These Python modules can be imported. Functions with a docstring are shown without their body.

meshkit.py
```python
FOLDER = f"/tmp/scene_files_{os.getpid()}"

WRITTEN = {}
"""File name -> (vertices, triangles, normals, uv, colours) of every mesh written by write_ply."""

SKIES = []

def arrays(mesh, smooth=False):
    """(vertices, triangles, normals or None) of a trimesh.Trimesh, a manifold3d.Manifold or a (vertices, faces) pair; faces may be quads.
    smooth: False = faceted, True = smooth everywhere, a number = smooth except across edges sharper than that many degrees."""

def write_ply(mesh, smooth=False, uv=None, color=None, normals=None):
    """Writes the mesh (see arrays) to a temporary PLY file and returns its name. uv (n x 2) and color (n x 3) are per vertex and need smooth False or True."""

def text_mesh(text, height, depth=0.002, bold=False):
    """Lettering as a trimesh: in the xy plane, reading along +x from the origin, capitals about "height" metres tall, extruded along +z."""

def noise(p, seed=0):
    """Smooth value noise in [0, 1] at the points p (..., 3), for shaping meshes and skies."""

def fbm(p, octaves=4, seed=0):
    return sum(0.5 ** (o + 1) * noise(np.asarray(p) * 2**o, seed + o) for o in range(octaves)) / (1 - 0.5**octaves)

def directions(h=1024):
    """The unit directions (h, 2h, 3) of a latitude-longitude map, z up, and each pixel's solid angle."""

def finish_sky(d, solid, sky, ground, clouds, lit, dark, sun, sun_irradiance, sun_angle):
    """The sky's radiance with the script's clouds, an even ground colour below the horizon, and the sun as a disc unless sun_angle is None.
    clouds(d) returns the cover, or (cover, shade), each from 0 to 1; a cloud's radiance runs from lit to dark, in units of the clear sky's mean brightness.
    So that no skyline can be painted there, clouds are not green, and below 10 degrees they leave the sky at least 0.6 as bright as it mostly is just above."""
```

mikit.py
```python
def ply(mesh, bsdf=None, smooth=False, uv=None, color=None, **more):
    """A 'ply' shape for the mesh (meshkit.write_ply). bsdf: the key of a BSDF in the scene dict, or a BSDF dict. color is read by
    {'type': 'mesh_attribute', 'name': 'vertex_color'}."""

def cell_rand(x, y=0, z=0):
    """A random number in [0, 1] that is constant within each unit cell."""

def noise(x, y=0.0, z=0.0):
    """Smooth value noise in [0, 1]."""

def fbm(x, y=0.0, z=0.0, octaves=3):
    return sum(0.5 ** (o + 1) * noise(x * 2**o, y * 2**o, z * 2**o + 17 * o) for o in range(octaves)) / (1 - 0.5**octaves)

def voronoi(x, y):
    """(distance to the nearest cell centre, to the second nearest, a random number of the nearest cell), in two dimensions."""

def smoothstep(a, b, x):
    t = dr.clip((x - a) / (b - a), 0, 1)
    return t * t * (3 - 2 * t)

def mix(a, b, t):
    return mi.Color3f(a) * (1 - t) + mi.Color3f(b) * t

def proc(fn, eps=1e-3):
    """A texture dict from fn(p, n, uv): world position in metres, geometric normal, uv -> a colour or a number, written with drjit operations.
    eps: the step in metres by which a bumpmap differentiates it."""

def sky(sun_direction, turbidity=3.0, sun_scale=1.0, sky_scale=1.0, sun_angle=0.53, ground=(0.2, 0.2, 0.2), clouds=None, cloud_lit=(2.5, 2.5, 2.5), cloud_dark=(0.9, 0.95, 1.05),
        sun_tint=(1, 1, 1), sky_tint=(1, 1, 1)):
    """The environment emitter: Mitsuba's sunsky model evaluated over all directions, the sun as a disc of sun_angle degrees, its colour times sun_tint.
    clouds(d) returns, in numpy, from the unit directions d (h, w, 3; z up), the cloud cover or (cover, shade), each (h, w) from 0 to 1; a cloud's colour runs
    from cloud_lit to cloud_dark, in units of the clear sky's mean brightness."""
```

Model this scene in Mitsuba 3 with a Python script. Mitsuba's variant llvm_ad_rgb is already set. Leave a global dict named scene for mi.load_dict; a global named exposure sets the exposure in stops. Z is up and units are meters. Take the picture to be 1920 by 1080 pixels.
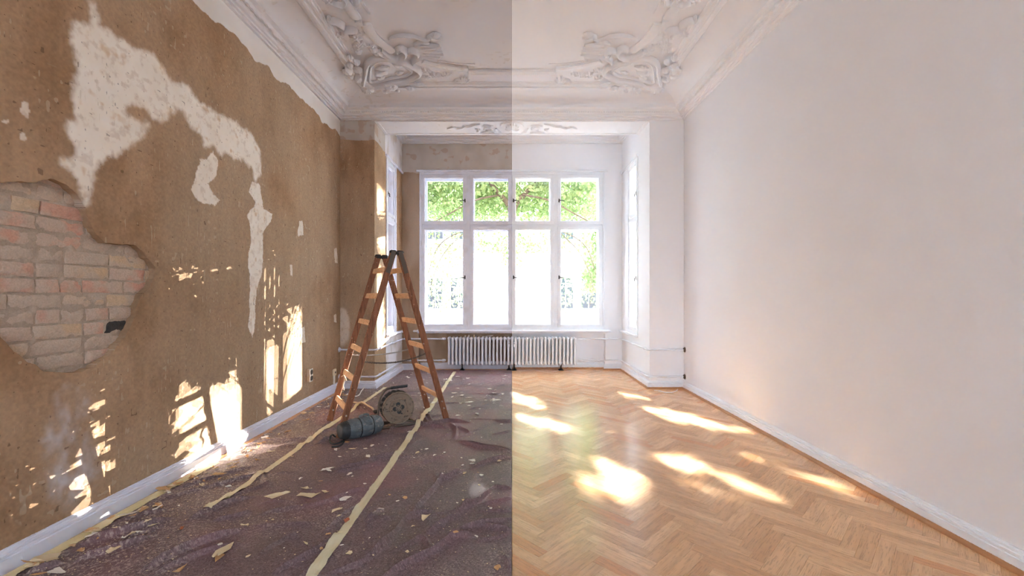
import math, random
import numpy as np
import trimesh, drjit as dr, mitsuba as mi, mikit, meshkit
from mikit import noise, fbm, cell_rand, smoothstep, mix, voronoi
from scipy.ndimage import distance_transform_edt, gaussian_filter

T = mi.ScalarTransform4f
scene, labels = {}, {}
RNG = np.random.default_rng(7)

# ------------------------------------------------------------------ camera, sky, suns, exposure
F, EYE, VPX, VPY = 835.0, 1.25, 960.0, 553.0
scene['camera'] = {'type': 'perspective', 'fov': math.degrees(2 * math.atan(960 / F)), 'fov_axis': 'x', 'near_clip': 0.05, 'far_clip': 500.0,
                   'principal_point_offset_x': 0.0, 'principal_point_offset_y': (540 - VPY) / 1080,
                   'to_world': T().look_at(origin=[0, 0, EYE], target=[0, 1, EYE], up=[0, 0, 1])}
exposure = 2.5
SUN_LOW = np.array([0.635, 1.0, 0.20])      # the low sun whose bars fall on the left wall
SUN_HIGH = np.array([-0.22, 1.0, 0.64])    # the higher sun whose patches fall on the parquet


def clouds(d):
    n = meshkit.noise(d * 3.0, 3) * 0.55 + meshkit.noise(d * 7.0, 5) * 0.3 + meshkit.noise(d * 15.0, 6) * 0.15
    return np.clip((n - 0.2) * 4, 0, 1) * 0.96, np.clip((n - 0.45) * 1.5, 0, 0.5)


SKY_GAIN, SUN_GAIN = 12.0, 9.0
scene['sky'] = mikit.sky(SUN_HIGH, turbidity=4.0, sun_scale=SUN_GAIN, sky_scale=SKY_GAIN, sun_angle=0.6, ground=(0.32, 0.31, 0.3), clouds=clouds,
                         cloud_lit=(1.83, 2.03, 2.32), cloud_dark=(1.36, 1.56, 1.86), sun_tint=(1.0, 1.26, 1.85))
_s = SUN_LOW / np.linalg.norm(SUN_LOW)
_a = np.cross(_s, [0, 0, 1.0]); _a /= np.linalg.norm(_a)
_b = np.cross(_s, _a)
for _i in range(7):                       # the low sun's disc
    _t, _r = 2 * math.pi * _i / 6, 0.006 * (_i > 0)
    _d = _s + _r * (math.cos(_t) * _a + math.sin(_t) * _b)
    scene[f'low_sun_{_i}'] = {'type': 'directional', 'direction': (-_d).tolist(), 'irradiance': {'type': 'rgb', 'value': [3.1, 2.85, 2.55]}}


# ------------------------------------------------------------------ measuring: a pixel of the photograph to a point of the place
def on_floor(px, py, z=0.0):
    y = F * (EYE - z) / (py - VPY)
    return np.array([(px - VPX) * y / F, y])


def on_plane(px, py, z):
    y = F * (z - EYE) / (VPY - py)
    return np.array([(px - VPX) * y / F, y])


def on_wall(px, py, x=-2.30):
    y = F * x / (px - VPX)
    return np.array([y, EYE + (VPY - py) * y / F])


# ------------------------------------------------------------------ helpers: names, labels, meshes
def key_of(name):
    if name not in scene and name not in labels:
        return name
    k = 1
    while f'{name}_{k:03d}' in scene or f'{name}_{k:03d}' in labels:
        k += 1
    return f'{name}_{k:03d}'


def tag(key, label=None, cat=None, group=None, kind=None):
    labels[key] = {k: v for k, v in (('label', label), ('category', cat), ('group', group), ('kind', kind)) if v}
    return key


def put(name, mesh, bsdf, smooth=False, label=None, cat=None, group=None, kind=None, **more):
    key = key_of(name)
    scene[key] = mikit.ply(mesh, bsdf, smooth, **more)
    if label or cat or group or kind:
        tag(key, label, cat, group, kind)
    return key


def put_dict(name, d, **tags):
    key = key_of(name)
    scene[key] = dict(d)
    if tags:
        tag(key, **tags)
    return key


def cat(meshes):
    vs, fs, n = [], [], 0
    for m in meshes:
        v, f = (np.asarray(m[0], float), np.asarray(m[1])) if isinstance(m, tuple) else (np.asarray(m.vertices), np.asarray(m.faces))
        if f.shape[1] == 4:
            f = np.vstack([f[:, [0, 1, 2]], f[:, [0, 2, 3]]])
        vs.append(v); fs.append(f + n); n += len(v)
    return trimesh.Trimesh(np.vstack(vs), np.vstack(fs), process=False)


def box(x0, x1, y0, y1, z0, z1, b=0.0):
    """A box, its edges chamfered by b."""
    if b <= 0:
        m = trimesh.creation.box([x1 - x0, y1 - y0, z1 - z0])
        m.apply_translation([(x0 + x1) / 2, (y0 + y1) / 2, (z0 + z1) / 2])
        return m
    c = np.array([(x0 + x1) / 2, (y0 + y1) / 2, (z0 + z1) / 2]); h = np.array([x1 - x0, y1 - y0, z1 - z0]) / 2
    b = min(b, h.min() * 0.9)
    pts = []
    for s in np.ndindex(2, 2, 2):
        s = np.array(s) * 2 - 1
        for a in range(3):
            q = h - b
            q[a] = h[a]
            pts.append(c + s * q)
    return trimesh.Trimesh(np.array(pts), process=False).convex_hull


def beam(p0, p1, w, t, side, b=0.003):
    """A bar from p0 to p1, w wide along side and t thick across."""
    p0, p1, side = (np.asarray(v, float) for v in (p0, p1, side))
    L = np.linalg.norm(p1 - p0); d = (p1 - p0) / L
    side = side - d * (side @ d); side /= np.linalg.norm(side)
    m = box(-w / 2, w / 2, -t / 2, t / 2, 0, L, b)
    R = np.eye(4); R[:3, 0], R[:3, 1], R[:3, 2], R[:3, 3] = side, np.cross(d, side), d, p0
    m.apply_transform(R)
    return m


def frames(p):
    p = np.asarray(p, float)
    t = np.gradient(p, axis=0); t /= np.linalg.norm(t, axis=1, keepdims=True) + 1e-12
    return p, t


def tube(points, r, sides=8, cap=True):
    p, t = frames(points)
    r = np.broadcast_to(np.asarray(r, float), (len(p),))
    up = np.array([0, 0, 1.0]) if abs(t[0][2]) < 0.9 else np.array([1.0, 0, 0])
    a = np.cross(t[0], up); a /= np.linalg.norm(a)
    A = []
    for k in range(len(p)):
        a = a - t[k] * (a @ t[k]); a /= np.linalg.norm(a) + 1e-12
        A.append(a)
    A = np.array(A); B = np.cross(t, A)
    ang = np.arange(sides) * 2 * np.pi / sides
    v = p[:, None] + r[:, None, None] * (np.cos(ang)[None, :, None] * A[:, None] + np.sin(ang)[None, :, None] * B[:, None])
    i, j = np.meshgrid(np.arange(len(p) - 1), np.arange(sides), indexing='ij')
    q = np.stack([i * sides + j, i * sides + (j + 1) % sides, (i + 1) * sides + (j + 1) % sides, (i + 1) * sides + j], -1).reshape(-1, 4)
    f = np.vstack([q[:, [0, 1, 2]], q[:, [0, 2, 3]]])
    v = v.reshape(-1, 3)
    if cap:
        n = len(v); v = np.vstack([v, p[:1], p[-1:]])
        k = np.arange(sides)
        f = np.vstack([f, np.stack([k * 0 + n, (k + 1) % sides, k], 1), np.stack([k * 0 + n + 1, k + n - sides, (k + 1) % sides + n - sides], 1)])
    return trimesh.Trimesh(v, f, process=False)


def spline(pts, n=6):
    """Catmull-Rom through the points, n steps a span."""
    p = np.asarray(pts, float)
    if len(p) < 3:
        return np.array([p[0] + (p[-1] - p[0]) * t for t in np.linspace(0, 1, n + 1)])
    e = np.vstack([2 * p[0] - p[1], p, 2 * p[-1] - p[-2]])
    out = []
    for i in range(1, len(e) - 2):
        a, b, c, d = e[i - 1], e[i], e[i + 1], e[i + 2]
        for t in np.linspace(0, 1, n, endpoint=False):
            out.append(0.5 * (2 * b + (c - a) * t + (2 * a - 5 * b + 4 * c - d) * t ** 2 + (3 * b - a - 3 * c + d) * t ** 3))
    out.append(e[-2])
    return np.array(out)


def lathe(profile, axis_p, axis_d, n=32):
    """profile (r, h) turned about the axis."""
    pr = np.asarray(profile, float)
    d = np.asarray(axis_d, float); d /= np.linalg.norm(d)
    a = np.cross(d, [0, 0, 1.0] if abs(d[2]) < 0.9 else [1.0, 0, 0]); a /= np.linalg.norm(a)
    b = np.cross(d, a)
    ang = np.arange(n) * 2 * np.pi / n
    v = np.asarray(axis_p, float) + pr[:, None, :1] * (np.cos(ang)[None, :, None] * a + np.sin(ang)[None, :, None] * b) + pr[:, None, 1:] * d
    i, j = np.meshgrid(np.arange(len(pr) - 1), np.arange(n), indexing='ij')
    q = np.stack([i * n + j, (i + 1) * n + j, (i + 1) * n + (j + 1) % n, i * n + (j + 1) % n], -1).reshape(-1, 4)
    return trimesh.Trimesh(v.reshape(-1, 3), np.vstack([q[:, [0, 1, 2]], q[:, [0, 2, 3]]]), process=False)


def run(profile, p0, p1, out, m0=0.0, m1=0.0, closed=False):
    """A moulding: profile (o, z) carried from p0 to p1 (in plan), o along out; its ends mitred by m0 and m1 times o."""
    pr = np.asarray(profile, float)
    p0, p1, out = (np.asarray(v, float) for v in (p0, p1, out))
    d = (p1 - p0) / np.linalg.norm(p1 - p0)
    a = p0 + pr[:, :1] * out + pr[:, :1] * m0 * d
    b = p1 + pr[:, :1] * out - pr[:, :1] * m1 * d
    v = np.vstack([np.hstack([a, pr[:, 1:]]), np.hstack([b, pr[:, 1:]])])
    n = len(pr); k = np.arange(n if closed else n - 1)
    q = np.stack([k, (k + 1) % n, (k + 1) % n + n, k + n], 1)
    m = trimesh.Trimesh(v, np.vstack([q[:, [0, 1, 2]], q[:, [0, 2, 3]]]), process=False)
    nrm = np.cross(v[q[0, 1]] - v[q[0, 0]], v[q[0, 3]] - v[q[0, 0]])
    return m


def ring(x0, x1, z0, z1, prof, y, axis='y', sgn=1):
    """A mitred rectangular frame; prof (inset, depth) is a closed profile. axis 'y': in the plane x-z at y; 'x': in the plane y-z at x=y."""
    vs = []
    for i, d in prof:
        for (a, b) in ((x0 + i, z0 + i), (x1 - i, z0 + i), (x1 - i, z1 - i), (x0 + i, z1 - i)):
            vs.append((a, y + sgn * d, b) if axis == 'y' else (y + sgn * d, a, b))
    n = len(prof); f = []
    for k in range(n):
        for j in range(4):
            a, b, c, d2 = k * 4 + j, k * 4 + (j + 1) % 4, ((k + 1) % n) * 4 + (j + 1) % 4, ((k + 1) % n) * 4 + j
            f.append((a, b, c, d2))
    m = cat([(np.array(vs), np.array(f))])
    m.fix_normals()
    return m


def poly_wall(outer, holes, plane, thick, sgn):
    """An upright slab with holes: outline in (a, z); plane ('x', value) or ('y', value); thick behind it, away by sgn."""
    from shapely.geometry import Polygon
    P = Polygon(outer, holes)
    m = trimesh.creation.extrude_polygon(P, thick, engine='earcut')
    v = np.array(m.vertices)
    ax, val = plane
    w = np.stack([val + sgn * v[:, 2], v[:, 0], v[:, 1]], 1) if ax == 'x' else np.stack([v[:, 0], val + sgn * v[:, 2], v[:, 1]], 1)
    m = trimesh.Trimesh(w, m.faces, process=False)
    m.fix_normals()
    return m


def rot_to(m, R, p):
    M = np.eye(4); M[:3, :3] = R; M[:3, 3] = p
    m = m.copy(); m.apply_transform(M)
    return m


# ------------------------------------------------------------------ patch maps of the left wall (where the white plaster lies), in metres of the wall
def inside(poly, Y, Z):
    c = np.zeros(Y.shape, bool)
    for (y0, z0), (y1, z1) in zip(poly, np.roll(poly, -1, 0)):
        if z0 == z1:
            continue
        hit = (z0 > Z) != (z1 > Z)
        c ^= hit & (Y < (y1 - y0) * (Z - z0) / (z1 - z0) + y0)
    return c


def nfbm(p, o=4, seed=0):
    return sum(0.5 ** (k + 1) * meshkit.noise(p * 2 ** k, seed + k) for k in range(o)) / (1 - 0.5 ** o)


MY0, MZ0, MRES, MNY, MNZ = 1.2, 0.0, 0.0075, 640, 480
gy, gz = np.meshgrid(MY0 + MRES * np.arange(MNY), MZ0 + MRES * np.arange(MNZ), indexing='ij')
g3 = np.stack([gy, gz, gy * 0], -1)
warp_y, warp_z = (nfbm(g3 * 7, 4, 11) - 0.5) * 0.12, (nfbm(g3 * 7, 4, 23) - 0.5) * 0.12


def patch_mask(px_polys, soft, warp=1.0):
    m = np.zeros(gy.shape, bool)
    for poly in px_polys:
        w = np.array([on_wall(*q) for q in poly])
        m |= inside(w, gy + warp * warp_y, gz + warp * warp_z)
    d = (distance_transform_edt(m) - distance_transform_edt(~m)) * MRES
    n = nfbm(g3 * 28, 3, 31) - 0.5
    return np.clip(0.5 + (d + n * soft * 1.6) / (2 * soft), 0, 1)


H = lambda pts, dy=0: [(x / 2, y / 2 + dy) for x, y in pts]
P1 = H([(330, 0), (365, 0), (372, 70), (430, 130), (520, 190), (590, 235), (650, 300), (720, 350), (800, 410), (890, 460), (945, 495), (975, 570), (972, 650), (955, 690), (940, 630), (900, 590),
        (830, 575), (760, 540), (712, 480), (700, 415), (655, 385), (625, 430), (565, 445), (535, 400), (478, 378), (455, 400), (475, 440), (530, 470), (560, 470), (545, 520), (510, 560), (470, 585),
        (420, 600), (365, 605), (362, 680), (350, 730), (330, 755), (305, 735), (300, 690), (235, 630), (225, 590), (275, 560), (262, 520), (298, 455), (290, 400), (272, 370), (270, 300), (285, 240),
        (262, 180), (255, 125), (275, 85), (333, 62)])
P2 = H([(740, 580), (790, 570), (815, 590), (815, 650), (780, 690), (820, 760), (810, 785), (740, 750), (712, 715), (745, 650)])
P3 = H([(945, 680), (975, 700), (985, 780), (1020, 800), (1015, 830), (985, 880), (985, 1000), (965, 1080), (955, 1210), (945, 1275), (935, 1230), (935, 1080), (930, 990), (940, 870), (930, 820), (940, 790), (960, 760), (930, 720)])
P4 = H([(270, 410), (330, 420), (300, 540), (335, 680), (300, 830), (235, 820), (200, 700), (190, 560), (250, 470)], 540)
SPOTS = [H([(78, 380), (98, 380), (106, 420), (96, 440), (72, 420)]), H([(62, 490), (80, 490), (96, 520), (84, 525), (66, 512)]), H([(14, 445), (36, 443), (40, 455), (20, 458)]),
         H([(1122, 830), (1134, 828), (1138, 880), (1122, 888), (1116, 866)]), H([(1253, 930), (1264, 926), (1268, 990), (1256, 985)]), H([(1128, 150), (1142, 145), (1144, 200), (1130, 205)], 540),
         H([(1252, 100), (1262, 98), (1262, 130), (1253, 130)], 540), H([(1088, 995), (1098, 995), (1096, 1040), (1088, 1035)])]
white_map = np.maximum.reduce([patch_mask([P1], 0.022), patch_mask([P2], 0.008), patch_mask([P3], 0.008, 0.6), 0.75 * patch_mask(SPOTS, 0.006, 0.5)])
haze_map = np.maximum(patch_mask([P4], 0.06), 0)
edge_map = np.clip(1 - np.abs(white_map - 0.5) * 2, 0, 1)
MAP_WHITE, MAP_HAZE = mi.Float(white_map.ravel().astype(np.float32)), mi.Float(haze_map.ravel().astype(np.float32))


def lookup(table, y, z):
    fy, fz = dr.clip((y - MY0) / MRES, 0, MNY - 1.01), dr.clip((z - MZ0) / MRES, 0, MNZ - 1.01)
    iy, iz = dr.floor(fy), dr.floor(fz)
    ty, tz = fy - iy, fz - iz
    at = lambda a, b: dr.gather(mi.Float, table, mi.UInt32(iy + a) * MNZ + mi.UInt32(iz + b))
    return dr.lerp(dr.lerp(at(0, 0), at(1, 0), ty), dr.lerp(at(0, 1), at(1, 1), ty), tz)


# ------------------------------------------------------------------ materials
def lin(r, g, b):
    f = lambda c: (c / 255 / 12.92) if c / 255 < 0.04045 else ((c / 255 + 0.055) / 1.055) ** 2.4
    return [f(r), f(g), f(b)]


def rgb(c):
    return {'type': 'rgb', 'value': list(c)}


def diffuse(c):
    return {'type': 'twosided', 'b': {'type': 'diffuse', 'reflectance': c if isinstance(c, dict) else rgb(c)}}


def principled(c, rough=0.5, bump=None, **k):
    b = {'type': 'principled', 'base_color': c if isinstance(c, dict) else rgb(c), 'roughness': rough, **k}
    if bump:
        b = {'type': 'bumpmap', 'arbitrary': mikit.proc(bump[0], bump[2] if len(bump) > 2 else 1e-3), 'scale': bump[1], 'b': b}
    return {'type': 'twosided', 'b': b}


def rough_diffuse(c, bump):
    return {'type': 'twosided', 'b': {'type': 'bumpmap', 'arbitrary': mikit.proc(bump[0], bump[2] if len(bump) > 2 else 1e-3), 'scale': bump[1], 'b': {'type': 'diffuse', 'reflectance': c if isinstance(c, dict) else rgb(c)}}}


OLD_WHITE, NEW_WHITE = lin(203, 204, 210), lin(239, 242, 246)


def half_paint(p, n, uv):
    """Old greyish paint up to the middle of the room, fresh white paint beyond it."""
    g = fbm(p.x * 2.1, p.y * 2.1, p.z * 2.1)
    spots = smoothstep(0.72, 0.8, noise(p.x * 23, p.y * 23, p.z * 23)) * smoothstep(0.5, 0.7, g)
    old = mix(mix(OLD_WHITE, lin(206, 200, 196), smoothstep(0.35, 0.75, g) * 0.6), lin(180, 168, 155), spots * 0.35)
    return dr.select(p.x < 0, old, mi.Color3f(NEW_WHITE))


def half_gloss(p, n, uv):
    g = noise(p.x * 9, p.y * 9, p.z * 9)
    return dr.select(p.x < 0, mix(lin(208, 212, 224), lin(194, 195, 202), smoothstep(0.6, 0.8, g) * 0.5), mi.Color3f(lin(234, 240, 246)))


scene['half_paint'] = diffuse(mikit.proc(half_paint))
scene['half_enamel'] = principled(mikit.proc(half_gloss), 0.35, specular=0.4)


def old_plaster(p, n, y, z, white, haze):
    big = fbm(y * 0.9, z * 0.9, p.x * 0.9 + 4)
    mid = fbm(y * 4.0, z * 3.0, p.x * 4.0, octaves=4)
    streak = noise(y * 26, z * 1.6, p.x * 20)
    fine = fbm(y * 70, z * 70, p.x * 60)
    c = mix(lin(144, 115, 88), lin(174, 147, 120), smoothstep(0.25, 0.75, mid * 0.6 + big * 0.4))
    c = mix(c, lin(158, 141, 120), smoothstep(0.42, 0.8, big) * 0.55)
    c = mix(c, lin(116, 88, 60), smoothstep(0.55, 0.8, fbm(y * 2.3 + 9, z * 1.7, p.x)) * 0.4)
    c = c * (0.96 + 0.08 * streak) * (0.84 + 0.32 * fine)
    w = mix(lin(222, 212, 196), lin(236, 231, 222), fbm(y * 9, z * 9, p.x * 9))
    w = mix(w, lin(192, 162, 124), smoothstep(0.6, 0.78, fbm(y * 14 + 3, z * 14, p.x * 9)) * 0.7)
    c = mix(c, w, white * (0.72 + 0.28 * smoothstep(0.2, 0.5, fbm(y * 30, z * 30, 2.0))))
    c = mix(c, lin(206, 206, 212), haze * 0.75 * smoothstep(0.2, 0.7, fbm(y * 12, z * 7, 5.0)))
    rare = smoothstep(0.55, 0.62, noise(y * 5 + 3, z * 4, 2.0))
    nick = smoothstep(0.86, 0.9, noise(y * 48 + 5, z * 30, 1.0)) * rare
    c = mix(c, lin(190, 178, 160), nick * 0.4)
    scr = smoothstep(0.9, 0.94, noise(y * 120, z * 16, 4.0)) * smoothstep(0.6, 0.7, noise(y * 4, z * 3, 9.0))
    c = mix(c, lin(190, 178, 160), scr * 0.5)
    dark = smoothstep(0.93, 0.96, noise(y * 55 + 40, z * 50, 7.0))
    return mix(c, lin(80, 58, 42), dark * 0.5)


def border(y, z, top, ragged):
    """1 above the ragged lower edge of the old white distemper."""
    e = top + (fbm(y * 5.0, 0.3, 1.0, octaves=5) - 0.5) * ragged
    return smoothstep(e - 0.006, e + 0.006, z)


def left_wall_colour(p, n, uv):
    y, z = p.y, p.z
    c = old_plaster(p, n, y, z, lookup(MAP_WHITE, y, z), lookup(MAP_HAZE, y, z))
    up = border(y, z, 3.385, 0.14)
    band = mix(lin(214, 208, 200), lin(226, 224, 222), fbm(y * 3, z * 3, 1.0))
    return mix(c, band, up)


def left_wall_bump(p, n, uv):
    y, z = p.y, p.z
    return 1.6 * fbm(y * 9, z * 9) + 0.5 * fbm(y * 60, z * 60) + 1.5 * lookup(MAP_WHITE, y, z) + 2.0 * border(y, z, 3.385, 0.14)


scene['old_plaster_wall'] = rough_diffuse(mikit.proc(left_wall_colour), (left_wall_bump, 0.0022, 2e-3))


def bay_wall_colour(p, n, uv):
    along = p.x * 1.3 + p.y
    c = old_plaster(p, n, along, p.z, smoothstep(0.72, 0.8, fbm(along * 2 + 3, p.z * 1.2, 3.0)) * 0.5, mi.Float(0))
    deep = p.y > 6.6                                    # inside the bay the old lining paper is greyer and paler
    pale = mix(lin(172, 156, 142), lin(150, 128, 108), smoothstep(0.35, 0.7, fbm(along * 3, p.z * 2, 1.0)))
    c = dr.select(deep, mix(c, pale, 0.62), c)
    up = border(along, p.z, dr.select(deep, mi.Float(3.30), mi.Float(3.325)), 0.05)
    top = mix(lin(170, 160, 150), lin(190, 184, 178), fbm(along * 4, p.z * 4, 7.0, octaves=4))
    top = mix(top, lin(164, 132, 108), smoothstep(0.66, 0.74, fbm(along * 6 + 1, p.z * 9, 2.0)) * 0.5)
    c = mix(c, top, up)
    return dr.select(p.x < 0, c, mi.Color3f(NEW_WHITE))


def bay_wall_bump(p, n, uv):
    along = p.x * 1.3 + p.y
    k = dr.select(p.x < 0, mi.Float(1), mi.Float(0.25))
    return k * (fbm(along * 12, p.z * 12) + 0.4 * fbm(along * 70, p.z * 70) + 1.5 * border(along, p.z, 3.32, 0.05))


scene['half_wall'] = rough_diffuse(mikit.proc(bay_wall_colour), (bay_wall_bump, 0.002, 2e-3))


def bay_side_colour(p, n, uv):
    y, z = p.y, p.z
    c = old_plaster(p, n, y, z, mi.Float(0), mi.Float(0))
    pale = mix(lin(212, 210, 212), lin(196, 188, 182), smoothstep(0.45, 0.7, fbm(y * 5, z * 4, 1.0)))
    e = 0.02 * fbm(y * 9, z * 9, 1.0)
    isp = smoothstep(3.28, 3.30, z + e) + (1 - smoothstep(0.66, 0.67, z)) * smoothstep(6.50, 6.52, y + e)
    c = mix(c, pale, dr.clip(isp, 0, 1))
    return dr.select(p.x < 0, c, mi.Color3f(NEW_WHITE))


scene['bay_side_wall'] = diffuse(mikit.proc(bay_side_colour))
scene['fresh_wall'] = rough_diffuse(lin(238, 241, 246), (lambda p, n, uv: fbm(p.y * 45, p.z * 45, octaves=4) + 0.6 * noise(p.y * 140, p.z * 140), 0.0022, 1.5e-3))


def brick_bsdf(a, b, m):
    def fn(p, n, uv):
        g = fbm(p.y * 40, p.z * 40, p.x * 40, octaves=4)
        c = mix(a, b, g)
        c = mix(c, m, smoothstep(0.34, 0.56, fbm(p.y * 11, p.z * 13, p.x * 10, octaves=4)) * 0.85)
        return c * (0.8 + 0.4 * fbm(p.y * 160, p.z * 160, p.x * 160))
    return rough_diffuse(mikit.proc(fn), (lambda p, n, uv: fbm(p.y * 90, p.z * 90, p.x * 90, octaves=4), 0.006, 1e-3))


MORTAR = lin(184, 168, 152)
scene['brick_pink'] = brick_bsdf(lin(184, 136, 118), lin(198, 164, 144), MORTAR)
scene['brick_grey'] = brick_bsdf(lin(168, 148, 132), lin(192, 174, 156), lin(182, 166, 150))
scene['brick_buff'] = brick_bsdf(lin(186, 162, 132), lin(196, 172, 146), MORTAR)
scene['brick_dark'] = brick_bsdf(lin(58, 58, 58), lin(72, 72, 70), lin(84, 80, 76))
scene['mortar'] = brick_bsdf(lin(170, 154, 138), lin(186, 170, 154), lin(160, 144, 128))


def oak(p, n, uv):
    k = dr.floor(uv.x / 10.0)
    u, v = uv.x - k * 10.0, uv.y
    t, t2 = cell_rand(k, 3), cell_rand(k, 11)
    wob = fbm(u * 3.0 + t * 50, v * 16 + t2 * 30)
    rings = 0.5 + 0.5 * dr.sin((v * (90 + 140 * t2) + wob * (9 + 8 * t) + t * 20))
    pores = smoothstep(0.62, 0.8, noise(u * 24 + t * 90, v * 420))
    c = mix(lin(200, 154, 108), lin(220, 180, 136), t)
    c = mix(c, lin(204, 140, 84), smoothstep(0.8, 0.95, t2) * 0.8)
    c = mix(c, lin(164, 112, 70), rings * rings * 0.15)
    c = mix(c, lin(140, 92, 56), pores * 0.3)
    return c * (0.93 + 0.14 * noise(u * 5, v * 30, t * 40))


scene['oak'] = principled(mikit.proc(oak), 0.22, specular=0.65)
scene['oak_trim'] = principled(lin(176, 126, 84), 0.4, specular=0.4)


def felt(p, n, uv):
    x, y = p.x, p.y
    g = fbm(x * 130, y * 130, 1.0, octaves=3)
    fleck = smoothstep(0.70, 0.82, noise(x * 260, y * 260))
    c = mix(lin(78, 64, 64), lin(124, 102, 106), g)
    hue = fbm(x * 2.2 + 5, y * 2.2, 2.0)
    c = mix(c, lin(142, 96, 102), smoothstep(0.55, 0.75, hue) * 0.35)
    c = mix(c, lin(102, 88, 74), smoothstep(0.55, 0.75, fbm(x * 1.7, y * 1.7 + 9, 4.0)) * 0.4)
    c = mix(c, lin(160, 142, 138), fleck * 0.3)
    dust = smoothstep(0.5, 0.68, fbm(x * 3 + 2, y * 3, 8.0, octaves=4)) * smoothstep(0.45, 0.8, fbm(x * 150, y * 150, 4.0))
    near = 1 - smoothstep(0.25, 0.9, x + 2.25 + 0.3 * (fbm(x * 3, y * 3, 3.0) - 0.5))
    crumbs = near * smoothstep(0.5, 0.8, fbm(x * 110, y * 110, 9.0))
    c = mix(c, lin(206, 190, 178), dr.clip(dust * 0.3 + crumbs * 0.4, 0, 0.85))
    return c


scene['felt'] = {'type': 'twosided', 'b': {'type': 'bumpmap', 'arbitrary': mikit.proc(lambda p, n, uv: fbm(p.x * 160, p.y * 160, octaves=3), 8e-4), 'scale': 0.0025,
                                           'b': {'type': 'principled', 'base_color': mikit.proc(felt), 'roughness': 0.55, 'specular': 0.3, 'sheen': 0.35, 'sheen_tint': 0.2}}}
scene['masking_tape'] = principled(mikit.proc(lambda p, n, uv: mix(lin(196, 186, 150), lin(214, 206, 176), fbm(p.x * 60, p.y * 14, 2.0))), 0.5, specular=0.3)
scene['yellow_tape'] = principled(mikit.proc(lambda p, n, uv: mix(lin(206, 190, 136), lin(222, 210, 170), fbm(p.x * 40, p.y * 10, 2.0))), 0.5, specular=0.3)
scene['flake_white'] = diffuse(lin(226, 220, 210))
scene['flake_cream'] = diffuse(lin(214, 196, 162))
scene['flake_buff'] = diffuse(lin(196, 158, 116))
scene['flake_rust'] = diffuse(lin(176, 112, 84))


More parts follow.
